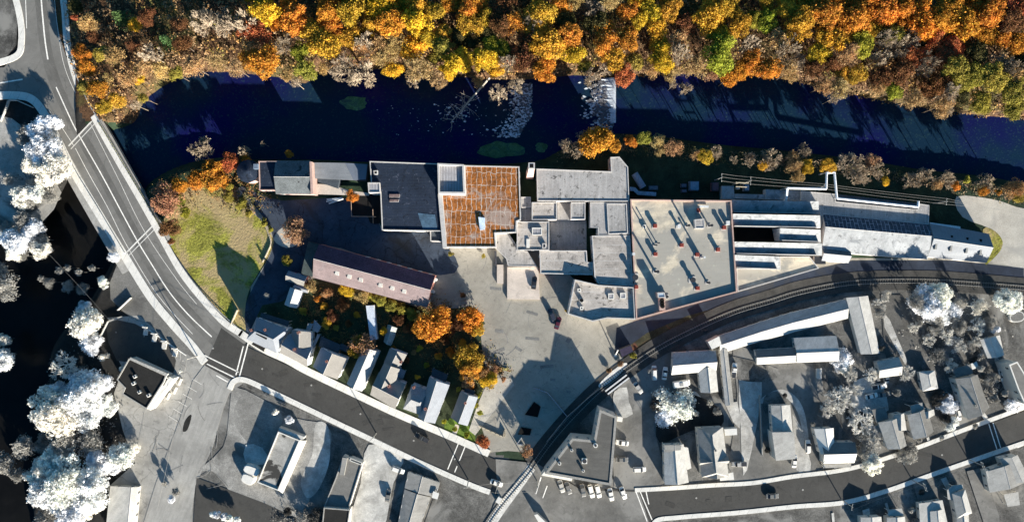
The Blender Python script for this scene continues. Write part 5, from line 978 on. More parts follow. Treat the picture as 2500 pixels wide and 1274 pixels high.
def tree(px, py, r_px, code, where, ht=None, bare=None, group=None, name=None):
    r = r_px * S * (1.34 if where == 'forest' and code != 'E' else 1.3 if code == 'W' else 1.1); isb = code in 'Bb' if bare is None else bare
    ht = ht or min(15, 4.0 + r * 1.7); zc = ht - r * 0.55
    c = P(px, py, zc); gz = ground_z(c.x, c.y); gz = max(gz, WZ - 0.6)
    tall = max(ht, r * (1.4 if where != 'grey' or px < 1000 else 0.8)); top = tall
    th = bpy.data.objects.new(name or ('bare_tree' if isb else 'fir_tree' if code == 'E' else 'tree'), None); C.objects.link(th); th.location = (c.x, c.y, gz); th.empty_display_size = 0.5
    base = COL[code]; j = rnd.uniform(0.82, 1.18); col = tuple(min(0.85, max(0.0, base[i] * j * (rnd.uniform(0.92, 1.08) if code not in 'WwbdB' else 1))) for i in range(3)) + (1,)
    Ht = tall - gz if gz < 0 else tall
    rz = rnd.uniform(0, 6.28)
    if isb:
        a, b_ = BARES[rnd.randrange(4)]; zs = max(0.6, Ht / 1.5 / max(r, 0.1))
        for me, nm in ((a, 'limbs'), (b_, 'twigs')):
            o = bpy.data.objects.new(nm, me); C.objects.link(o); o.parent = th; o.scale = (r * 0.92, r * 0.92, min(Ht / 1.45, r * 1.6)); o.rotation_euler[2] = rz; o.color = col if nm == 'twigs' else tuple(min(1, k * 1.25) for k in col[:3]) + (1,)
            if Ht / 1.45 > r * 1.6: o.location[2] = Ht - r * 1.6 * 1.45
        if Ht / 1.45 > r * 1.6:
            o = bpy.data.objects.new('trunk', TRUNKS[0]); C.objects.link(o); o.parent = th; o.scale = (r * 1.6, r * 1.6, (Ht - r * 1.5) / 0.6); o.color = col
    elif code == 'E':
        o = bpy.data.objects.new('crown', FIR); C.objects.link(o); o.parent = th; o.scale = (r, r, Ht / 1.9); o.rotation_euler[2] = rz; o.color = col
        o = bpy.data.objects.new('trunk', TRUNKS[0]); C.objects.link(o); o.parent = th; o.scale = (4, 4, Ht * 0.8); o.color = (0.1, 0.07, 0.05, 1)
    else:
        big = r > 2.0; me = rnd.choice(CROWNS if big else SMALL)
        if code in 'KwP' and big: me = rnd.choice(SPARSE)
        o = bpy.data.objects.new('crown', me); C.objects.link(o); o.parent = th; hz = r * rnd.uniform(0.85, 1.1); o.scale = (r * rnd.uniform(0.98, 1.12), r * rnd.uniform(0.98, 1.12), hz); o.location[2] = Ht - hz * 0.75; o.rotation_euler[2] = rz; o.color = col
        o = bpy.data.objects.new('trunk', rnd.choice(TRUNKS)); C.objects.link(o); o.parent = th; o.scale = (Ht * 0.35, Ht * 0.35, Ht * 0.95); o.color = (0.16, 0.12, 0.09, 1) if code not in 'Wwd' else (*g(0.12), 1)
        if code in 'KwP':
            a, b_ = BARES[rnd.randrange(4)]; o = bpy.data.objects.new('twigs', b_); C.objects.link(o); o.parent = th; o.scale = (r * 0.9, r * 0.9, r * 1.1); o.location[2] = Ht - r * 1.5; o.color = tuple(min(1, k * 1.15) for k in col[:3]) + (1,); o.rotation_euler[2] = rz
    TREES.append((th, px, py, r_px, code, where, group)); return th
# --- forest north of the river: hand-placed crowns (px, py, radius px, colour)
FT = """190 20 14 D,185 45 9 R,285 38 26 E,335 62 15 Y,398 95 20 E,215 60 20 K,205 130 18 O,232 95 16 X,280 140 20 K,215 170 18 O,238 215 22 O,262 200 16 K,285 248 18 G,205 215 14 H,252 262 16 G,355 165 20 K,338 192 12 Y,395 170 20 K,425 178 16 H,470 160 22 K,530 150 22 K,575 165 20 K,604 80 20 R,612 140 22 O,555 58 34 B,495 50 34 B,440 60 18 X,360 40 18 X,330 110 16 X,450 110 20 X,310 190 20 K,250 130 16 H,
645 145 32 O,612 110 20 K,650 30 32 Y,720 45 28 O,768 78 28 G,692 108 24 B,735 130 20 N,745 172 22 H,790 105 32 G,800 38 30 O,860 30 32 G,925 18 30 Y,905 65 24 G,960 62 32 O,1020 58 32 Y,1012 112 26 Y,1055 30 24 G,880 112 22 K,835 165 34 B,885 178 34 B,898 88 18 D,940 138 24 K,962 168 20 Y,1020 168 28 K,1112 150 30 Y,1090 175 18 Y,1178 145 28 Y,1212 160 20 Y,1150 62 26 G,1122 92 20 D,1140 35 26 O,1080 85 22 G,1228 62 26 X,1200 108 20 N,1252 135 20 R,1225 30 22 X,1262 60 24 O,1150 105 16 D,1060 140 18 H,
1320 30 32 G,1372 12 22 O,1382 60 22 D,1450 20 28 B,1292 108 24 X,1332 112 32 G,1330 168 28 O,1392 88 26 O,1402 128 24 Y,1455 55 24 D,1474 68 22 O,1480 108 26 O,1500 145 26 G,1535 98 26 O,1522 180 22 R,1550 145 20 H,1590 28 26 Y,1602 72 24 Y,1632 22 28 G,1612 112 20 Y,1652 102 22 K,1672 58 24 X,1730 40 36 G,1772 28 26 G,1758 130 36 N,1802 60 26 G,1832 108 26 B,1812 170 22 O,1778 190 20 O,1700 160 24 K,1842 150 24 O,1882 168 24 O,1872 50 22 N,1902 100 24 K,1952 62 32 G,1920 20 26 G,
2012 38 36 O,2080 48 36 O,2040 100 26 G,2000 130 22 Y,2062 132 26 K,2102 112 26 N,2150 28 32 O,2172 82 24 H,2130 65 24 G,2205 28 30 O,2252 50 36 O,2302 38 30 O,2280 100 22 R,2350 58 34 O,2422 30 32 O,2462 62 28 X,2438 92 24 O,2488 20 26 R,2482 105 24 O,2322 105 20 R,2200 112 26 B,2152 140 26 B,2262 158 28 B,2382 125 24 D,2332 172 28 H,2372 190 26 H,2422 188 28 H,2472 220 28 H,2440 155 26 B,2490 152 20 D,2202 180 24 X,2142 208 20 K,2050 215 22 K,2012 208 20 K,1990 165 22 X,2092 186 22 G,2152 188 22 X,2182 222 20 N,2232 240 20 K,2300 258 22 K,2400 248 24 H,2482 262 24 H,2345 235 20 D,2265 215 20 X,1950 150 20 B,1925 175 20 K,
1070 195 20 K,1170 200 12 K,1215 225 24 B,1262 205 20 B,1445 185 22 B,1480 165 18 B,700 185 14 K,720 200 12 B,790 165 14 K,1010 195 16 B,1590 165 20 K,1640 175 18 K,1676 215 16 B,1645 205 10 B,1740 180 16 P,1425 160 14 H,2040 238 14 B,2320 270 12 B,350 240 10 H,325 255 12 B"""
for e in FT.replace('\n', '').split(','):
    a, b_, c, d_ = e.split(); tree(int(a), int(b_), int(c), d_, 'forest', group='trees in the forest on the north bank')
# fill the back of the forest (top edge) and gaps so that the canopy closes
anch = [(t_[1], t_[2], t_[3], t_[4]) for t_ in TREES if t_[4] != 'E']; fill = 0
edge = [(180, 260), (300, 230), (430, 165), (600, 150), (750, 170), (900, 160), (1100, 165), (1280, 170), (1500, 165), (1760, 165), (1900, 165), (2050, 200), (2200, 225), (2400, 250), (2500, 260)]
for k in range(2500):
    if fill >= 84: break
    x = rnd.uniform(585, 2540); y = rnd.uniform(-45, 250)
    ye = np.interp(x, [e[0] for e in edge], [e[1] for e in edge])
    if y > ye - 12: continue
    dmin = min((math.hypot(x - t_[1], y - t_[2]) / (t_[3] + 14) for t_ in TREES), default=9)
    if dmin < 0.74: continue
    na = min(anch, key=lambda q: math.hypot(q[0] - x, q[1] - y) + rnd.uniform(0, 40)); tree(x, y, rnd.uniform(17, 27), na[3] if na[3] != 'B' or rnd.random() < .4 else 'K', 'forest', group='trees in the forest on the north bank'); fill += 1
for e in "600 60 34,890 100 26,1300 60 26,1660 130 26,1930 110 30,2170 90 22,2470 170 28,1240 150 20,360 130 24,2330 220 22".split(','):
    a, b_, c = e.split(); tree(int(a), int(b_), int(c), 'B', 'forest', ht=15, group='trees in the forest on the north bank')
# --- south bank row
for e in """1450 342 34 O,1498 352 16 O,1382 355 18 B,1412 368 20 B,1418 332 12 B,1540 345 14 O,1570 340 16 H,1606 345 16 K,1612 366 12 K,1645 360 20 P,1720 382 16 G,1750 370 18 B,1700 378 12 K,1793 388 11 B,1832 388 17 B,1885 388 28 B,1862 402 12 G,1940 402 18 K,1968 368 18 B,1970 408 16 Y,1935 380 12 K,1945 432 14 K,2022 405 18 G,2080 400 30 B,2102 432 24 B,2140 415 24 B,2128 392 16 P,2163 441 10 Y,2235 442 20 B,2262 425 18 B,2312 436 22 B,2360 440 9 H,2412 445 20 B,2404 468 12 O,2438 470 8 O,2480 460 22 K,2488 485 12 H,2335 455 10 O,2290 448 12 K""".replace('\n', '').split(','):
    a, b_, c, d_ = e.split(); tree(int(a), int(b_), int(c) * 1.22, d_, 'bank', ht=5.0 + int(c) * 0.2, group='trees along the south river bank')
tree(490, 360, 36, 'B', 'west', ht=9); tree(592, 368, 18, 'B', 'west', ht=6)
for e in "520 425 34 O,560 395 26 R,475 440 26 O,440 452 22 O,545 440 20 O,600 385 14 O,405 492 40 P,412 560 26 X,395 455 16 P,560 455 12 H,452 520 14 E,640 350 8 B,705 378 12 O,438 490 14 H,418 590 10 X".split(','):
    a, b_, c, d_ = e.split(); tree(int(a), int(b_), int(c), 'N' if d_ == 'E' else d_, 'west', ht=3.0 + int(c) * 0.12)
tree(722, 565, 36, 'P', 'yard', ht=7); tree(858, 478, 15, 'O', 'yard', ht=4)
for e in "846 707 19 Y,880 718 22 K,1062 782 44 O,1030 800 24 O,1150 780 32 O,1162 800 22 G,1148 872 36 G,1150 900 34 O,1192 930 20 Y,1140 930 20 P,1110 800 20 X,1090 770 16 X,1180 1075 18 R,938 808 12 Y,1285 1100 18 P,1025 850 10 N,1018 920 8 Y,2000 0 1 D".split(',')[:-1]:
    a, b_, c, d_ = e.split(); tree(int(a), int(b_), int(c), d_, 'yard', ht=3.5 + int(c) * 0.12)
tree(884, 845, 36, 'P', 'yard', ht=8.5); tree(875, 850, 26, 'G', 'yard', ht=7)
for e in "930 730 18 H,955 742 18 H,982 752 18 H,905 722 14 H,1005 765 16 H,800 715 14 K,760 700 16 K,790 745 12 G,812 770 16 X,840 745 18 X,800 790 14 G,975 780 16 X,1000 800 16 X,1130 720 9 X,1160 990 10 N,1172 1008 9 N,1168 965 8 N,1085 1030 7 N,1112 1048 8 N,1140 1062 9 N,1545 868 11 H,1515 888 9 P,1488 905 8 P,610 520 12 H,590 500 14 H,560 480 14 H,645 545 12 H,660 560 9 N,700 635 14 H,1205 905 14 P,1230 925 8 P,1100 620 8 H,1180 625 7 H,1385 760 6 Y,775 730 11 O,820 800 10 H,850 790 12 X,870 770 10 G,900 800 10 X,960 850 9 O,990 880 10 X,1040 890 9 N,1070 870 12 G,1100 860 14 O,1085 830 14 X,1130 840 13 G,1010 860 8 K,740 760 12 H,765 790 9 O,720 740 9 H,1150 945 10 O,1120 950 8 H,2415 600 10 H".split(','):
    a, b_, c, d_ = e.split(); t_ = tree(int(a), int(b_), int(c), d_, 'bush', ht=1.2 + int(c) * 0.10, name='bush')
# --- grey district
for e in """100 320 30 W,118 372 34 W,140 420 36 W,90 400 24 W,60 540 26 w,50 590 30 W,20 555 20 w,100 585 18 w,15 700 34 w,0 660 20 w,50 625 16 w,215 785 34 W,205 755 16 W,230 835 26 W,252 690 13 W,275 628 12 W,10 870 28 W,5 830 16 W,150 1000 50 W,220 960 44 W,265 985 22 W,120 1010 24 W,165 1080 42 w,110 1080 26 w,230 1080 34 w,300 1105 30 W,325 1095 16 W,180 1160 50 W,240 1180 44 W,100 1150 26 W,270 1140 22 W,10 1130 30 w,165 890 40 b,205 920 24 w,190 1250 40 W,110 1270 30 w,225 1235 24 W,145 660 12 w,165 655 10 w,190 665 10 w,225 655 10 w,120 690 14 w,165 700 16 w,200 705 16 w,100 680 10 w,20 440 18 w,80 450 20 w,120 480 22 w,70 490 20 w,300 900 10 W,
1642 985 42 W,1625 1010 26 W,1610 985 24 d,1750 1004 12 w,1692 990 8 w,2055 880 26 W,2062 900 16 W,2270 740 36 W,2300 725 26 W,2238 735 22 w,2318 765 24 W,2345 740 18 w,2290 800 22 w,2330 790 22 w,2460 735 28 W,2440 730 14 W,2395 750 26 b,2420 790 16 w,2385 800 26 b,2340 845 26 b,2295 870 24 w,2310 820 26 b,2370 845 16 w,2435 805 10 W,2245 790 10 w,2210 910 26 b,2150 740 24 b,2148 765 16 w,2232 800 16 b,2125 915 22 b,2090 950 20 b,2045 970 42 b,2100 1025 40 b,2130 1130 26 W,2112 1100 24 w,2110 1060 20 w,2212 1110 26 w,2225 1095 16 w,2312 985 24 W,2295 970 20 d,2322 1035 16 W,2310 1020 14 d,2425 925 18 w,2375 880 12 d,2412 935 14 w,2480 990 20 W,2380 1040 8 w,2240 1275 18 w,2225 1245 10 w,2250 1200 9 d,2395 870 10 w,
705 1027 10 W,672 1006 8 W,770 1262 22 d,740 1270 14 w,545 1262 10 W,560 1264 10 W,530 1258 10 W,576 1268 9 W,518 1254 8 W,700 1250 12 d,770 1250 12 w,400 1180 8 w,430 1200 12 w,420 1218 10 W,248 872 10 W,262 868 8 w,440 905 5 W,1585 905 5 w,2150 850 10 d,2005 1010 9 w,1876 1098 9 d""".replace('\n', '').split(','):
    a, b_, c, d_ = e.split(); c = int(c); tree(int(a), int(b_), c, d_, 'grey', ht=(11 if int(a) > 2200 and 715 < int(b_) < 760 and c > 20 else 1.8 if int(b_) > 1170 and int(a) > 1000 else 2.6 + c * (0.10 if int(a) < 1000 else 0.06)), name=('bush' if c < 13 else None))
for e in "60 330 26 w,50 480 24 W,85 470 22 W,130 300 18 W,30 615 20 W,75 560 24 W,95 610 20 W,60 1090 30 w,140 1120 34 W,210 1020 30 W,190 940 26 W,240 1130 28 W,120 1200 34 W,160 1230 30 W,40 1160 20 w,130 955 24 W,250 940 20 W".split(','):
    a, b_, c, d_ = e.split(); tree(int(a), int(b_), int(c), d_, 'grey', ht=6.5)
for e in "2300 765 26 W,2280 775 22 w,2345 800 20 w,2270 830 20 b,2320 890 22 b,2380 835 20 b,2165 720 14 b,2190 960 12 w,2080 915 20 b,2020 1000 22 b,2080 990 22 b,2135 1060 24 b,2130 1085 22 b,1735 985 10 b,1985 1035 8 w,2340 940 12 w,2430 975 12 w,2455 960 10 w,1700 1010 8 w,650 720 8 w,1915 965 7 d,2200 1050 7 w,2245 1075 7 w,2225 1085 6 w,2300 1068 8 w,2395 900 10 w,860 800 12 w".split(',')[:-1]:
    a, b_, c, d_ = e.split(); tree(int(a), int(b_), int(c), d_, 'grey', ht=4.5)
# --- names and labels for the trees
def clean(s_): return ' '.join(s_.split()[:16])
LM = [(90, 40, 'the road bend at the top left'), (290, 40, 'the steep fir slope near the road'), (470, 80, 'the brown scrub slope'), (640, 60, 'the forest above the wide river pool'), (865, 60, 'the forest above the green islet'), (1080, 60, 'the forest above the dark-roofed building'), (1290, 60, 'the forest above the chimney'), (1500, 60, 'the forest above the weir'), (1720, 60, 'the forest above the beige roof'), (1900, 60, 'the forest above the sawtooth bays'), (2120, 60, 'the forest above the steam pipe'), (2320, 60, 'the forest above the long ridged building'), (2480, 60, 'the forest at the top right'),
      (490, 360, 'the round brick tower'), (405, 520, 'the lawn top beside the bridge'), (720, 565, 'the gravel patch by the barn'), (850, 720, 'the lower side of the barn'), (960, 745, 'the hedge below the barn'), (1080, 780, 'the right end of the barn'), (1160, 880, 'the edge of the sunny yard'), (884, 845, 'the fourth house'), (1160, 1020, 'the seventh house'), (1285, 1100, 'the rail crossing'), (1545, 870, 'the plum shelter'), (1440, 345, 'the river below the weir'), (1640, 360, 'the bank above the beige roof'), (1880, 395, 'the bank above the sawtooth bays'), (2080, 405, 'the bank right of the steam pipe'), (2290, 435, 'the bank above the metal-roofed extension'), (2450, 460, 'the gravel lot'),
      (110, 370, 'the riverside meadow left of the bridge'), (50, 590, 'the river shallows left of the bridge'), (10, 700, 'the left edge, middle height'), (180, 690, 'the dark shallows under the bridge end'), (215, 790, 'the river fence by the shop lot'), (170, 900, 'the black-roofed shop bank'), (190, 980, 'the left of the black-roofed shop'), (180, 1100, 'the lower left river bank'), (200, 1230, 'the grey warehouse'), (0, 870, 'the far left river edge'), (10, 1130, 'the lower far left edge'), (690, 1015, 'the patchy flat-roofed building'), (550, 1262, 'the lower edge by the tanks'), (760, 1260, 'the dark flat-roofed building'),
      (1640, 985, 'the tall narrow house'), (1750, 1004, 'the covered walk'), (2055, 885, 'the wide gabled garage'), (2280, 760, 'the top of the thicket'), (2460, 735, 'the backyard pool'), (2350, 840, 'the middle of the thicket'), (2400, 775, 'the right of the thicket'), (2210, 910, 'the small square outbuilding'), (2150, 745, 'the terrace end block'), (2060, 990, 'the L-shaped dark-roofed house'), (2130, 1110, 'the kerb of the curving street'), (2212, 1110, 'the striped steep-roofed house'), (2310, 1000, 'the biggest grey house'), (2425, 925, 'the narrow alley right of it'), (2240, 1240, 'the bottom row of houses'), (580, 500, 'the upper rim of the lawn'), (650, 550, 'the lawn gate'), (1140, 620, 'the foot of the rusty-roofed building'), (2415, 600, 'the end of the metal-roofed extension'), (800, 720, 'the sheds'), (1210, 915, 'the gravel plot'), (700, 635, 'the drive by the red-ended shed'), (1385, 760, 'the angled front block'), (400, 1190, 'the shop lot verge')]
cands = {}
for t_ in TREES:
    th, x, y, r, code, wh, gp = t_
    lm = min(LM, key=lambda q: math.hypot((q[0] - x), (q[1] - y) * (0.35 if wh == 'forest' else 1)))
    if wh == 'forest': row = 'back row of ' if y < 55 else 'middle of ' if y < 125 else 'waterside of '; base = row + lm[2].replace('the forest', 'the woods')
    else: base = 'beside ' + lm[2] if wh != 'bank' else 'on ' + lm[2] if 'bank' in lm[2] else 'beside ' + lm[2]
    kind = 'bush' if th.name.startswith('bush') else 'fir' if code == 'E' else 'tree'
    size = 'big' if r >= 29 else 'small' if r < 16 else 'mid-sized'
    cands.setdefault((size, CN[code], kind, base), []).append(t_)
ORD = ['', 'first', 'second', 'third', 'fourth', 'fifth', 'sixth', 'seventh', 'eighth', 'ninth', 'tenth', 'eleventh', 'twelfth']
for (size, cn, kind, base), L in cands.items():
    L.sort(key=lambda q: q[1])
    for i, t_ in enumerate(L):
        th, x, y, r, code, wh, gp = t_
        s_ = '%s %s %s, %s' % (size, cn, kind, base)
        if len(L) == 2: s_ = '%s %s' % (('left', 'right')[i], s_)
        elif len(L) > 2: s_ = '%s from left, %s' % (ORD[min(i + 1, 12)], s_)
        tag(th, clean(s_), 'bush' if kind == 'bush' else 'tree', gp or ('bushes and shrubs' if kind == 'bush' else 'garden and riverside trees'))
# fallen tree in the river and green islets
m = MB(); a = P(1195, 190, 0); b_ = P(1100, 300, -3)
m.tube(a, b_, 0.45, 0.15, 6)
for k in range(16):
    t_ = 0.45 + 0.55 * k / 16; p = a.lerp(b_, t_); e = p + Vector((rnd.uniform(-5, 4), rnd.uniform(-4, 4), rnd.uniform(-0.5, 1.2))); m.tube(p, e, 0.14, 0.05, 4)
    for j in range(3): m.tube(p.lerp(e, rnd.uniform(.4, 1)), e + Vector((rnd.uniform(-2, 2), rnd.uniform(-2, 2), 0)), 0.07, 0.03, 3)
o = m.build('fallen_tree', M('dead_wood', (0.4, 0.36, 0.3), 0.2, 1)); tag(o, 'pale fallen tree lying out from the north bank into the river', 'tree')
for (cx, cy, rx, ry, lab) in ((865, 252, 34, 19, 'green weed islet in the middle of the river, with a dark streak'), (1225, 366, 62, 20, 'long green weed bed at the river edge above the rusty roof'), (1322, 360, 15, 12, 'small round green weed bed near the chimney')):
    pts = [(cx + rx * math.cos(t_ * 0.35) * rnd.uniform(0.8, 1.12), cy + ry * math.sin(t_ * 0.35) * rnd.uniform(0.8, 1.12)) for t_ in range(18)]
    o = flat('weed_bed', pts, M('river_weed', (0.05, 0.13, 0.06), 0.5, 0.25, fine=0.4, stain=((0.02, 0.05, 0.06), 0.25, 0.52, 0.15, 0.9)), 2, z=WZ + 0.06, kind=None, label=lab, cat='islet')
# weir
wl = thing('weir', 'white foaming weir across the river with a sharp right-hand crest', 'weir', tuple(P(1497, 245, WZ)))
FO = M('foam', (0.55, 0.6, 0.64), 0.25, 0.8, fine=0.3, fscale=4, stain=((0.15, 0.25, 0.35), 0.6, 0.6, 0.1, 0.8))
m = MB(); n_ = 40; A_ = [P(1502, 190 + (300 - 190) * k / n_, WZ + 0.95) for k in range(n_ + 1)]
vs = []
for k, p in enumerate(A_):
    wv = 4.6 + 2.6 * mn.noise(Vector((k * 0.6, 0, 0))) - (1.6 if k > 24 else 0)
    vs += [(p.x + 0.25, p.y, WZ + 0.95), (p.x - 0.6, p.y, WZ + 0.9), (p.x - wv, p.y, WZ + 0.08)]
fs = []
for k in range(n_): fs += [(3 * k, 3 * k + 1, 3 * k + 4, 3 * k + 3), (3 * k + 1, 3 * k + 2, 3 * k + 5, 3 * k + 4)]
m.add(vs, [f[::-1] for f in fs]); m.build('falling_water', FO, wl)
m = MB(); p = P(1506, 250, -4); m.box((p.x, p.y, -7), (0.8, 34, 3.8)); m.build('sill', CONCD, wl)
def foam(n, region, smin, smax, mb_, rocks=None):
    for k in range(n):
        x, y, dens = region()
        if rnd.random() > dens: continue
        p = P(x, y, WZ); s_ = rnd.uniform(smin, smax); a0 = rnd.random() * 6
        pts = []
        for j in range(6):
            a = a0 + j * 1.047; rr_ = s_ * rnd.uniform(0.4, 1.1); pts.append((p.x + rr_ * math.cos(a) * 1.3, p.y + rr_ * math.sin(a) * 0.8))
        if rocks is not None and rnd.random() < 0.3: rocks.prism(pts, WZ - 0.4, WZ + rnd.uniform(0.15, 0.5))
        else: mb_.add([(q[0], q[1], WZ + 0.05 + 0.002 * (k % 20)) for q in pts], [tuple(range(6))])
fm = MB(); rk = MB()
def reg1():
    y = rnd.triangular(195, 335, 235); x = 1498 - abs(rnd.gauss(0, 24)); return x, y, (1 if y < 300 else 0.5)
def reg2():
    y = rnd.uniform(205, 335); x = 1298 - abs(rnd.gauss(0, 26)) - max(0, (y - 280)) * 0.6; return x, y, 1
def reg3():
    return rnd.gauss(1115, 22), rnd.gauss(275, 14), 0.8
def reg4():
    return rnd.uniform(920, 1300), rnd.uniform(255, 335), 0.45
def reg5(): return rnd.gauss(1575, 14), rnd.gauss(283, 5), 0.6
foam(1500, reg1, 0.15, 0.85, fm, rk); foam(1000, reg2, 0.15, 0.6, fm, rk); foam(70, reg3, 0.1, 0.5, fm); foam(100, reg4, 0.08, 0.3, fm); foam(16, reg5, 0.1, 0.4, fm)
o = fm.build('foam', FO); tag(o, kind='stuff'); o['label'] = 'white foam flecks of the rapids below the weir'
o = rk.build('rocks', M('river_rock', (0.12, 0.12, 0.13), 0.4, 1, fine=0.3)); tag(o, kind='stuff'); o['label'] = 'dark wet boulders in the rapids'
# undergrowth, one mass
def scrub(name, n, reg, ramp, smin=0.2, smax=0.5, hmax=1.6, lab=''):
    m = MB()
    for k in range(n):
        x, y = reg()
        p = P(x, y, 0.5); 
        if river_d(p.x, p.y) < 0.6: continue
        cl = mn.noise(Vector((p.x * 0.35, p.y * 0.35, 3)));
        if cl < -0.15 and rnd.random() < .75: continue
        z = ground_z(p.x, p.y) + max(0.05, (cl + 0.3) * hmax * rnd.uniform(0.5, 1.2) * (min(1, river_d(p.x, p.y) / 8) if hmax > 3 else 1)); leaf_quad(m, Vector((p.x, p.y, z)), Vector((0, 0, 1)) + rdir(rnd) * 0.9, rnd.uniform(smin, smax), rnd)
    mt = bpy.data.materials.new(name + '_leaves'); mt.use_nodes = True; t = mt.node_tree; N = t.nodes; Lk = t.links.new; b = N['Principled BSDF']; geo = N.new('ShaderNodeNewGeometry')
    nz_ = N.new('ShaderNodeTexNoise'); nz_.inputs['Scale'].default_value = 0.09; nz_.inputs['Detail'].default_value = 5; nz_.inputs['Roughness'].default_value = 0.7; Lk(geo.outputs['Position'], nz_.inputs['Vector'])
    cr = N.new('ShaderNodeValToRGB'); Lk(nz_.outputs['Fac'], cr.inputs[0]); els = cr.color_ramp.elements
    while len(els) < len(ramp): els.new(0.5)
    for i, c in enumerate(ramp): els[i].position = 0.32 + 0.36 * i / (len(ramp) - 1); els[i].color = (*c, 1)
    hs = N.new('ShaderNodeHueSaturation'); r2 = N.new('ShaderNodeMapRange'); Lk(geo.outputs['Random Per Island'], r2.inputs[0])
    for i, x in enumerate((0, 1, 0.6, 1.4)): r2.inputs[i + 1].default_value = x
    Lk(r2.outputs[0], hs.inputs['Value']); Lk(cr.outputs[0], hs.inputs['Color']); Lk(hs.outputs[0], b.inputs['Base Color']); b.inputs['Roughness'].default_value = 0.9
    o = m.build(name, mt); tag(o, kind='stuff'); o['label'] = lab
def rf():
    x = rnd.uniform(165, 2520); y = rnd.uniform(-30, 300); return (x, y)
def rf2():
    while True:
        x, y = rf()
        if x > np.interp(y, [0, 150, 300], [165, 178, 245]): return x, y
scrub('undergrowth', 80000, rf2, [(0.08, 0.07, 0.02), (0.17, 0.10, 0.04), (0.28, 0.18, 0.09), (0.30, 0.15, 0.04), (0.20, 0.18, 0.04), (0.38, 0.24, 0.08)], 0.15, 0.42, 5.5, lab='mixed brown and olive forest undergrowth on the north bank')
def ry():
    c = rnd.choice([(780, 760, 50, 45), (960, 790, 60, 35), (880, 730, 60, 20), (1080, 850, 50, 50), (1180, 900, 30, 40), (560, 450, 60, 35), (430, 470, 40, 40), (1060, 760, 60, 25), (820, 830, 40, 30), (1210, 905, 30, 12), (600, 490, 50, 25)])
    return rnd.gauss(c[0], c[2] * .6), rnd.gauss(c[1], c[3] * .6)
scrub('yard_scrub', 14000, ry, [(0.06, 0.07, 0.015), (0.16, 0.14, 0.03), (0.22, 0.10, 0.03), (0.12, 0.12, 0.03), (0.28, 0.18, 0.08)], 0.12, 0.32, 1.6, lab='overgrown scrub and weeds among the yards and the mill edge')
def rs():
    x = rnd.uniform(1360, 2500); y = np.interp(x, [1360, 1500, 1750, 1900, 2100, 2400, 2500], [375, 350, 380, 392, 410, 462, 480]) + rnd.gauss(0, 10); return x, y
scrub('bank_scrub', 9000, rs, [(0.05, 0.06, 0.02), (0.12, 0.10, 0.03), (0.2, 0.13, 0.08), (0.11, 0.12, 0.03)], 0.12, 0.32, 1.2, lab='low scrub along the south river bank')
def rg():
    c = rnd.choice([(2320, 810, 90, 70), (190, 1020, 80, 110), (90, 640, 90, 50), (100, 430, 50, 60), (740, 1260, 50, 20), (2410, 940, 30, 30), (60, 640, 60, 40), (1720, 800, 10, 5)])
    return rnd.gauss(c[0], c[2] * .6), rnd.gauss(c[1], c[3] * .6)
scrub('grey_scrub', 14000, rg, [g(0.02), g(0.10), g(0.25), g(0.06)], 0.12, 0.34, 1.2, lab='dark and grey scrub among the district trees')
flat('meadow', [(-80, 300), (30, 290), (60, 330), (100, 400), (150, 470), (100, 545), (40, 560), (-80, 580)], M('meadow_pale', g(0.30), 0.35, 0.08, fine=0.3, stain=(g(0.07), 0.05, 0.55, 0.08, 0.9)), 2)
flat('verge_left', [(-60, -60), (38, -60), (42, 40), (40, 110), (0, 160), (-60, 165)], GRASSG)

# ================================================================ VEHICLES
def car_paint(name, spec=0.5):
    m = bpy.data.materials.new(name); m.use_nodes = True; t = m.node_tree; N = t.nodes; b = N['Principled BSDF']; oi = N.new('ShaderNodeObjectInfo'); n = N.new('ShaderNodeTexNoise'); n.inputs['Scale'].default_value = 3
    mx = N.new('ShaderNodeMix'); mx.data_type = 'RGBA'; mx.blend_type = 'MULTIPLY'; mx.inputs[0].default_value = 0.12; t.links.new(oi.outputs['Color'], mx.inputs[6]); t.links.new(n.outputs['Color'], mx.inputs[7]); t.links.new(mx.outputs[2], b.inputs['Base Color'])
    b.inputs['Roughness'].default_value = 0.35; b.inputs['Specular IOR Level'].default_value = spec; return m
PAINT = car_paint('car_paint'); TYRE = M('tyre_rubber', (0.02, 0.02, 0.02), 0.1, 3); LAMP = M('lamp_clear', (0.7, 0.7, 0.68), 0.05, 3, rough=0.2); TAIL = M('lamp_dark', (0.12, 0.03, 0.03), 0.05, 3, rough=0.2)
def loft(secs):
    """secs: (x, halfwidth, z bottom, z top) with rounded corners"""
    m = MB(); rings = []
    for (x, hw, zb, zt) in secs:
        h = zt - zb; ring = [(x, -hw * .92, zb), (x, -hw, zb + h * .25), (x, -hw * .98, zb + h * .75), (x, -hw * .84, zt), (x, hw * .84, zt), (x, hw * .98, zb + h * .75), (x, hw, zb + h * .25), (x, hw * .92, zb)]
        rings.append(ring)
    k = len(rings[0]); m.v = [p for r_ in rings for p in r_]
    for i in range(len(rings) - 1):
        for j in range(k): m.f.append((i * k + j, i * k + (j + 1) % k, (i + 1) * k + (j + 1) % k, (i + 1) * k + j)); m.m.append(0)
    m.f.append(tuple(range(k))[::-1]); m.f.append(tuple(range((len(rings) - 1) * k, len(rings) * k))); m.m += [0, 0]
    return m
def mkpart(mb_, nm, mt, par, smooth=False):
    me = bpy.data.meshes.new(nm); me.from_pydata(mb_.v, [], mb_.f); me.materials.append(mt); me.update(); 
    if smooth: me.polygons.foreach_set('use_smooth', [True] * len(me.polygons))
    o = bpy.data.objects.new(nm, me); C.objects.link(o); o.parent = par; return o
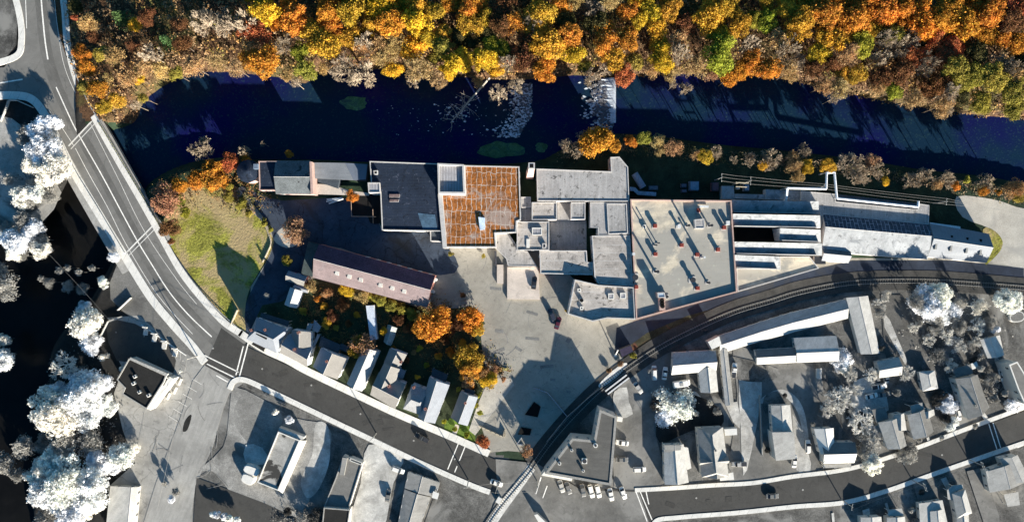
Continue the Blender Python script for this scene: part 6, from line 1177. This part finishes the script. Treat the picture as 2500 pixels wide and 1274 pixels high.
def make_vehicle(kind):
    th = bpy.data.objects.new({'sedan': 'car', 'suv': 'suv', 'pickup': 'pickup_truck', 'van': 'van', 'camper': 'camper_van'}[kind], None); C.objects.link(th)
    L = {'sedan': 4.7, 'suv': 4.8, 'pickup': 5.5, 'van': 5.4, 'camper': 6.4}[kind]; h = L / 2; W = 0.92 if kind != 'camper' else 1.15
    zt = {'sedan': 0.95, 'suv': 1.05, 'pickup': 1.1, 'van': 1.15, 'camper': 1.2}[kind]
    mkpart(loft([(-h, W * .8, .4, zt * .8), (-h + .15, W * .93, .32, zt * .95), (-h + .9, W, .28, zt), (0, W, .28, zt), (h - 1.1, W, .28, zt * .96), (h - .25, W * .92, .32, zt * .82), (h, W * .74, .4, zt * .7)]), 'body', PAINT, th)
    if kind == 'pickup':
        mkpart(loft([(-.3, W * .9, zt, zt + .05), (0, W * .82, zt, 1.72), (.9, W * .82, zt, 1.74), (1.35, W * .9, zt, zt + .05)]), 'cabin_glass', GLASS, th); mkpart(loft([(-.02, W * .76, 1.70, 1.78), (.92, W * .76, 1.70, 1.79)]), 'cabin_roof', PAINT, th)
        m = MB(); m.box((-h / 2 - .35, 0, zt - .02), (1.95, W * 1.6, .06)); mkpart(m, 'cargo_bed', DARKM, th)
    elif kind == 'camper':
        mkpart(loft([(-h, W, .6, 2.9), (-h + .2, W * 1.03, .5, 3.0), (h - 1.9, W * 1.03, .5, 3.0), (h - 1.2, W * .95, .9, 2.6)]), 'box', PAINT, th)
        m = MB(); m.box((-.4, 0, 3.0), (1.1, 1.2, .18)); mkpart(m, 'roof_hatch', CONCD, th); mkpart(loft([(h - 1.5, W * .8, 1.1, 1.9), (h - .75, W * .75, 1.1, 1.2)]), 'windscreen', GLASS, th)
    else:
        rt = {'sedan': 1.42, 'suv': 1.72, 'van': 1.95}[kind]; xb = {'sedan': -h + .75, 'suv': -h + .2, 'van': -h + .15}[kind]; xf = {'sedan': h - 1.25, 'suv': h - 1.3, 'van': h - .8}[kind]
        a = .7 if kind == 'sedan' else .25
        mkpart(loft([(xb, W * .88, zt - .03, zt + .03), (xb + a, W * .8, zt - .03, rt - .04), (xf - .8, W * .8, zt - .03, rt - .04), (xf, W * .88, zt - .03, zt + .02)]), 'cabin_glass', GLASS, th)
        mkpart(loft([(xb + a - .05, W * .74, rt - .06, rt), (xf - .78, W * .74, rt - .06, rt)]), 'cabin_roof', PAINT, th)
    for sx in (-1, 1):
        for sy in (-1, 1):
            m = MB(); x = sx * (h - .95); m.tube((x, sy * (W - .2), .33), (x, sy * (W + .01), .33), .33, n=14); w_o = mkpart(m, 'wheel', TYRE, th)
            m = MB(); m.tube((x, sy * (W + .005), .33), (x, sy * (W + .02), .33), .18, n=10); mkpart(m, 'rim', PALEM, w_o)
    for sy in (-1, 1):
        m = MB(); m.box((h - .16, sy * W * .68, zt * .6), (.16, .34, .16)); mkpart(m, 'headlight', LAMP, th); m = MB(); m.box((-h + .04, sy * W * .7, zt * .62), (.14, .26, .2)); mkpart(m, 'tail_light', TAIL, th)
        m = MB(); m.box((h * .42, sy * (W + .07), zt - .05), (.14, .2, .14)); mkpart(m, 'mirror', PAINT, th)
    return th
PROTO = {k: make_vehicle(k) for k in ('sedan', 'suv', 'pickup', 'van', 'camper')}; USED = set()
def vehicle(kind, px, py, head, col, lab, cat=None, grp=None, z=0.25, sc_=1.0):
    o = PROTO[kind] if kind not in USED else copy_tree(PROTO[kind]); USED.add(kind)
    p = P(px, py, 0.8); o.location = (p.x, p.y, z); o.rotation_euler = (0, 0, R(head)); o.scale = (sc_, sc_, sc_)
    for ch in o.children: ch.color = (*col, 1)
    for k_ in list(o.keys()): del o[k_]
    tag(o, lab, cat or {'sedan': 'car', 'suv': 'car', 'pickup': 'pickup truck', 'van': 'van', 'camper': 'camper van'}[kind], grp)
Wc, Sc, Dc, Mc = g(0.75), g(0.4), g(0.03), g(0.16); PK = 'cars parked along the wedge-shaped store'
vehicle('sedan', 1304, 690, 83, (0.02, 0.02, 0.022), 'black car standing on the tan concrete loading pad', z=0.95)
vehicle('suv', 1347, 768, 115, (0.03, 0.035, 0.05), 'dark blue car, upper of two parked nose to tail on the sunny yard')
vehicle('sedan', 1362, 788, 73, (0.07, 0.012, 0.022), 'dark red car, lower of two parked nose to tail on the sunny yard')
vehicle('pickup', 1030, 1068, 152, Dc, 'dark pickup truck driving on the dark street in front of the house row', z=0.22)
vehicle('sedan', 1212, 1178, -20, Wc, 'white car on the street left of the level crossing', z=0.23)
vehicle('suv', 972, 1146, -20, Wc, 'white car parked on the pale strip left of the dormered house')
vehicle('sedan', 948, 1208, 80, Mc, 'dull grey car parked left of the dormered house')
for i, (x, y, h_, c, l_) in enumerate(((1370, 1186, -72, Sc, 'first'), (1387, 1190, -70, Mc, 'second'), (1423, 1196, -78, Mc, 'third'), (1443, 1198, -75, Wc, 'fourth'), (1460, 1198, -76, Wc, 'fifth'), (1491, 1206, -78, Wc, 'sixth'), (1521, 1202, -70, Wc, 'seventh'))):
    vehicle('sedan' if i not in (3, 4) else 'suv', x, y, h_, c, '%s car from the left in the row parked below the wedge-shaped store' % l_, grp=PK)
vehicle('sedan', 1519, 1080, 172, Wc, 'white car right of the narrow wing of the wedge-shaped store'); vehicle('sedan', 1518, 1121, 0, Mc, 'grey car in shade right of the wedge-shaped store'); vehicle('suv', 1561, 1145, 2, Wc, 'white car above the dark hedge right of the wedge-shaped store')
vehicle('van', 1597, 910, 92, Wc, 'white van, left of two parked beside the railway'); vehicle('sedan', 1623, 911, 82, Wc, 'white car, right of two parked beside the railway'); vehicle('sedan', 1558, 946, -55, Sc, 'silver car parked alone beside the railway')
vehicle('camper', 1663, 935, 8, Wc, 'white camper van parked under the L-shaped pale house'); vehicle('pickup', 1792, 904, 85, Wc, 'white truck with gear parked right of the covered walk')
vehicle('suv', 1972, 1089, 90, Wc, 'white car parked between the pale driveway and the dark L-shaped house'); vehicle('sedan', 1939, 1125, 85, Wc, 'white car at the foot of the two-part house'); vehicle('pickup', 1804, 1132, 180, Sc, 'pickup with a pale cab and dark bed right of the star-roofed house')
vehicle('sedan', 1885, 1210, 2, Mc, 'grey car driving on the curving street in the lower right', z=0.23)
vehicle('pickup', 2146, 943, 10, Wc, 'white pickup in the car court, with a dark bed', grp='cars in the car court'); vehicle('sedan', 2127, 966, 14, Wc, 'white car lower left in the car court', grp='cars in the car court'); vehicle('sedan', 2158, 962, 10, Mc, 'dull grey car lower right in the car court', grp='cars in the car court')
vehicle('sedan', 2141, 923, 100, Mc, 'dark grey car upper in the car court under the dormer house', grp='cars in the car court'); vehicle('van', 2161, 917, -80, Sc, 'pale van at the upper right of the car court', grp='cars in the car court'); vehicle('sedan', 2446, 914, -75, Wc, 'white car in the alley right of the biggest grey house')
vehicle('suv', 2340, 1012, -80, Wc, 'white car squeezed beside the biggest grey house', sc_=0.85)
# wheel stops / parking blocks
for i, (x, y) in enumerate(((356, 810), (377, 826), (401, 844), (427, 862))):
    p = P(x, y, 0.4); m = MB(); m.box((p.x, p.y, 0.1), (1.6, 2.4, 0.5), R(-10)); m.box((p.x, p.y + 1.7, 0.1), (1.7, 0.5, 1.3), R(-10)); o = m.build('bench', M('table_grey', g(0.5), 0.2, 2)); tag(o, '%s pale parking bay block from the left in the row along the shop lot' % ORD[i + 1], 'parking block', 'pale blocks in the shop parking bays')
for i, (x, y) in enumerate(((412, 967), (428, 953), (440, 932))):
    p = P(x, y, 0.3); m = MB(); m.box((p.x, p.y, 0.15), (0.7, 2.6, 0.4), R(-25)); o = m.build('wheel_stop', WHITE); tag(o, '%s white wheel stop in front of the shop canopy' % ('lowest', 'middle', 'topmost')[i], 'wheel stop', 'white wheel stops')
# ================================================================ POLES AND WIRES
def pole(px, py, h, rz, lab, arms=1, w_=2.6, grey=True):
    p = P(px, py, h); th = thing('utility_pole', lab, 'utility pole', (p.x, p.y, 0), 0, 'utility poles'); mt = WOOD if grey else TANF
    MB().tube((p.x, p.y, 0), (p.x, p.y, h), 0.2, 0.14, 8).build('post', mt, th)
    tips = []
    for k in range(arms):
        m = MB(); m.box((p.x, p.y, h - 0.6 - 0.9 * k), (w_, 0.16, 0.16), R(rz)); ar = m.build('crossarm', mt, th)
        m = MB()
        for t_ in (-.42, 0.05, .42):
            q = (p.x + math.cos(R(rz)) * w_ * t_, p.y + math.sin(R(rz)) * w_ * t_, h - 0.44 - 0.9 * k); m.tube(q, (q[0], q[1], q[2] + 0.3), 0.11, 0.08, 6)
            if k == 0: tips.append(Vector((q[0], q[1], q[2] + 0.3)))
        m.build('insulators', WHITE, ar)
    return tips
def wire(a, b_, lab, r=0.035, sag=0.9):
    m = MB(); pr = None
    for k in range(13):
        t_ = k / 12; p = Vector(a).lerp(Vector(b_), t_); p.z -= sag * 4 * t_ * (1 - t_)
        if pr is not None: m.tube(pr, p, r, n=3, cap=False)
        pr = p
    o = m.build('power_line', WIRE); tag(o, lab, 'power line', 'power lines')
T1 = pole(1763, 433, 9, 88, 'wooden pole with bright insulators above the left end of the sawtooth range', 1, 3.0); T2 = pole(1834, 441, 9, 88, 'pole with stacked insulators beside the wooden pole frame', 1, 3.0)
T3 = pole(2012, 455, 9, 60, 'slim pole beside the white steam pipe', 1, 2.2); T4 = pole(2313, 492, 8.5, 85, 'slim tan pole beyond the right end of the long grey range', 1, 2.4)
for i in range(3):
    nm = ('lowest', 'middle', 'topmost')[i]
    wire(T1[i], T2[i], '%s of three wires between the two insulator poles' % nm); wire(T2[i], T3[i], '%s of three wires from the insulator pole to the steam pipe pole' % nm); wire(T3[i], T4[i], '%s of three wires running above the long grey range' % nm)
    e = P(2560, 520 + 8 * i, 9); wire(T4[i], e, '%s of three wires leaving towards the gravel lot' % nm)
th = thing('pole_frame', 'pale wooden H-shaped transformer frame above the sawtooth range', 'transformer frame', tuple(P(1812, 446, 0)))
for x in (1803, 1822): q = P(x, 446, 7); m = MB(); m.tube((q.x, q.y, 0), (q.x, q.y, 7), 0.2, n=8); m.build('post', TANF, th)
q = P(1812, 446, 6.6); m = MB(); m.box((q.x, q.y, 6.5), (4.6, 0.25, 0.25), R(-3)); m.box((q.x, q.y - 1.4, 5.6), (4.0, 0.25, 0.25), R(-3)); m.build('beam', TANF, th); m = MB(); m.box((q.x - 0.6, q.y - 1.6, 2.6), (1.2, 1.0, 1.5)); m.build('transformer', CONCD, th)
poles = [pole(455, 877, 9, 20, 'pole with crossed arms at the corner of the shop lot', 2, 4.0), pole(762, 906, 9, 60, 'slim pole at the kerb between the third and fourth houses') if False else pole(907, 1072, 9, 40, 'pole on the lower kerb opposite the fourth and fifth houses', 1, 2.6),
         pole(1140, 1190, 9, 10, 'pole on the lower kerb near the double white crossing lines', 1, 2.6), pole(1213, 1192, 8, 75, 'signal arm pole left of the level crossing', 1, 4.0), pole(1313, 1190, 8, 70, 'signal arm pole right of the level crossing', 1, 4.5),
         pole(2404, 1138, 9, -70, 'pole with a white crossarm near the rightmost bottom house', 2, 3.0), pole(2262, 1190, 9, -70, 'pole with a white crossarm over the lower kerb of the curving street', 2, 3.0), pole(2082, 1238, 9, 80, 'slim pole by the lower kerb of the curving street', 1, 2.4)]
for (i, j, l_) in ((0, 1, 'along the dark street by the first houses'), (1, 2, 'along the dark street by the last houses'), (2, 3, 'near the level crossing, left part'), (3, 4, 'spanning the level crossing'), (5, 6, 'between the two white-armed poles'), (6, 7, 'over the bottom row of houses')):
    for k in (0, 2): wire(poles[i][k], poles[j][k], '%s power line %s' % (('nearer', '', 'farther')[k], l_))
wire(poles[0][1], P(385, 1240, 6), 'long wire crossing the pale side street lot'); wire(P(270, 785, 7), P(60, 560, 7), 'thin wire crossing the dark shallows left of the bridge')
# bottom left, small: street bollards, manhole dots skipped
o = MB(); p = P(1480, 915, 0)
# wooden debris by the rail: white signal mast
p = P(1505, 870, 3); th = thing('rail_signal', 'white leaning rail signal mast beside the plum shelter', 'signal', (p.x, p.y, 0)); MB().tube((p.x, p.y, 0), (p.x + 0.4, p.y + 2.6, 4.2), 0.22, n=8).build('mast', WHITE, th); MB().box((p.x, p.y, 0), (0.9, 0.9, 0.6)).build('foot', WHITE, th)
for k, (x0, y0, x1, y1, l_) in enumerate(((1238, 1200, 1226, 1218, 'white gate box beside the lower signal pole'),)): 
    p = P(x0 - 20, y0 + 20, 1); o = MB().box((p.x, p.y, 0), (1.6, 2.2, 1.4), R(-30)).build('gate_box', WHITE); tag(o, l_, 'box')

for o_ in C.objects:
    if 'label' in o_ and len(o_['label'].split()) > 16: print('LONG', len(o_['label'].split()), o_['label'])

# wear on the paved ground
rw_ = random.Random(5); tm = MB()
for k in range(46):
    if k < 26: cx, cy, w1 = rw_.uniform(1140, 1420), rw_.uniform(660, 1000), 30
    else: cx, cy, w1 = rw_.uniform(380, 560), rw_.uniform(900, 1200), 34
    a = rw_.uniform(0, 6.28); cv_ = rw_.uniform(-0.05, 0.05); pts = []
    x, y = cx, cy
    for i in range(7): pts.append((x, y)); a += cv_ * 4; x += math.cos(a) * w1 / 5; y += math.sin(a) * w1 / 5
    ribbon(tm, pts, rw_.uniform(0.12, 0.3), None, (0.055 if k < 26 else 0.225) + 0.0004 * k, 0, 3)
o = tm.build('tyre_marks', M('tyre_mark', (0.2, 0.19, 0.17), 0.3, 0.8)); tag(o, kind='structure')
pt = MB(); rr_ = random.Random(9)
for k in range(34):
    t_ = rr_.random()
    if k < 14: x, y = 600 + 590 * t_, 880 + 262 * t_ + rr_.uniform(-22, 22); z = 0.24
    elif k < 24: x, y = 1620 + 640 * t_, float(np.interp(1620 + 640 * t_, [1600, 1900, 2100, 2260], [1225, 1200, 1170, 1120])) + rr_.uniform(-16, 16); z = 0.24
    else: x, y = rr_.uniform(1180, 1400), rr_.uniform(680, 960); z = 0.05
    a = rr_.uniform(-0.5, 0.6); L, W_ = rr_.uniform(5, 18), rr_.uniform(3, 7)
    q = [(x + L * c * math.cos(a) - W_ * s * math.sin(a), y + L * c * math.sin(a) + W_ * s * math.cos(a)) for c, s in ((-1, -1), (1, -1), (1, 1), (-1, 1))]
    pt.add([tuple(P(u, v, z + 0.0006 * k)) for u, v in q][::-1], [(0, 1, 2, 3)], 0 if k < 24 else 1)
o = pt.build('asphalt_patches', [M('patch_grey', g(0.047), 0.2, 0.4), M('patch_yard', (0.17, 0.165, 0.15), 0.2, 0.4)]); tag(o, kind='structure')
for i, (x, y) in enumerate(((640, 900), (760, 940), (880, 1010), (1010, 1075), (1110, 1120), (1700, 1215), (1960, 1195), (2150, 1140), (2300, 1110), (520, 850))):
    p = P(x, y, 0.26); o = MB().tube((p.x, p.y, 0.2), (p.x, p.y, 0.262), 0.34, n=14).build('manhole_cover', CONCD); tag(o, 'round manhole cover in the %s street, %s from the left' % ('dark' if i < 5 or i == 9 else 'curving', ORD[(i % 5) + 1] if i < 9 else 'sixth'), 'manhole cover', 'manhole covers')
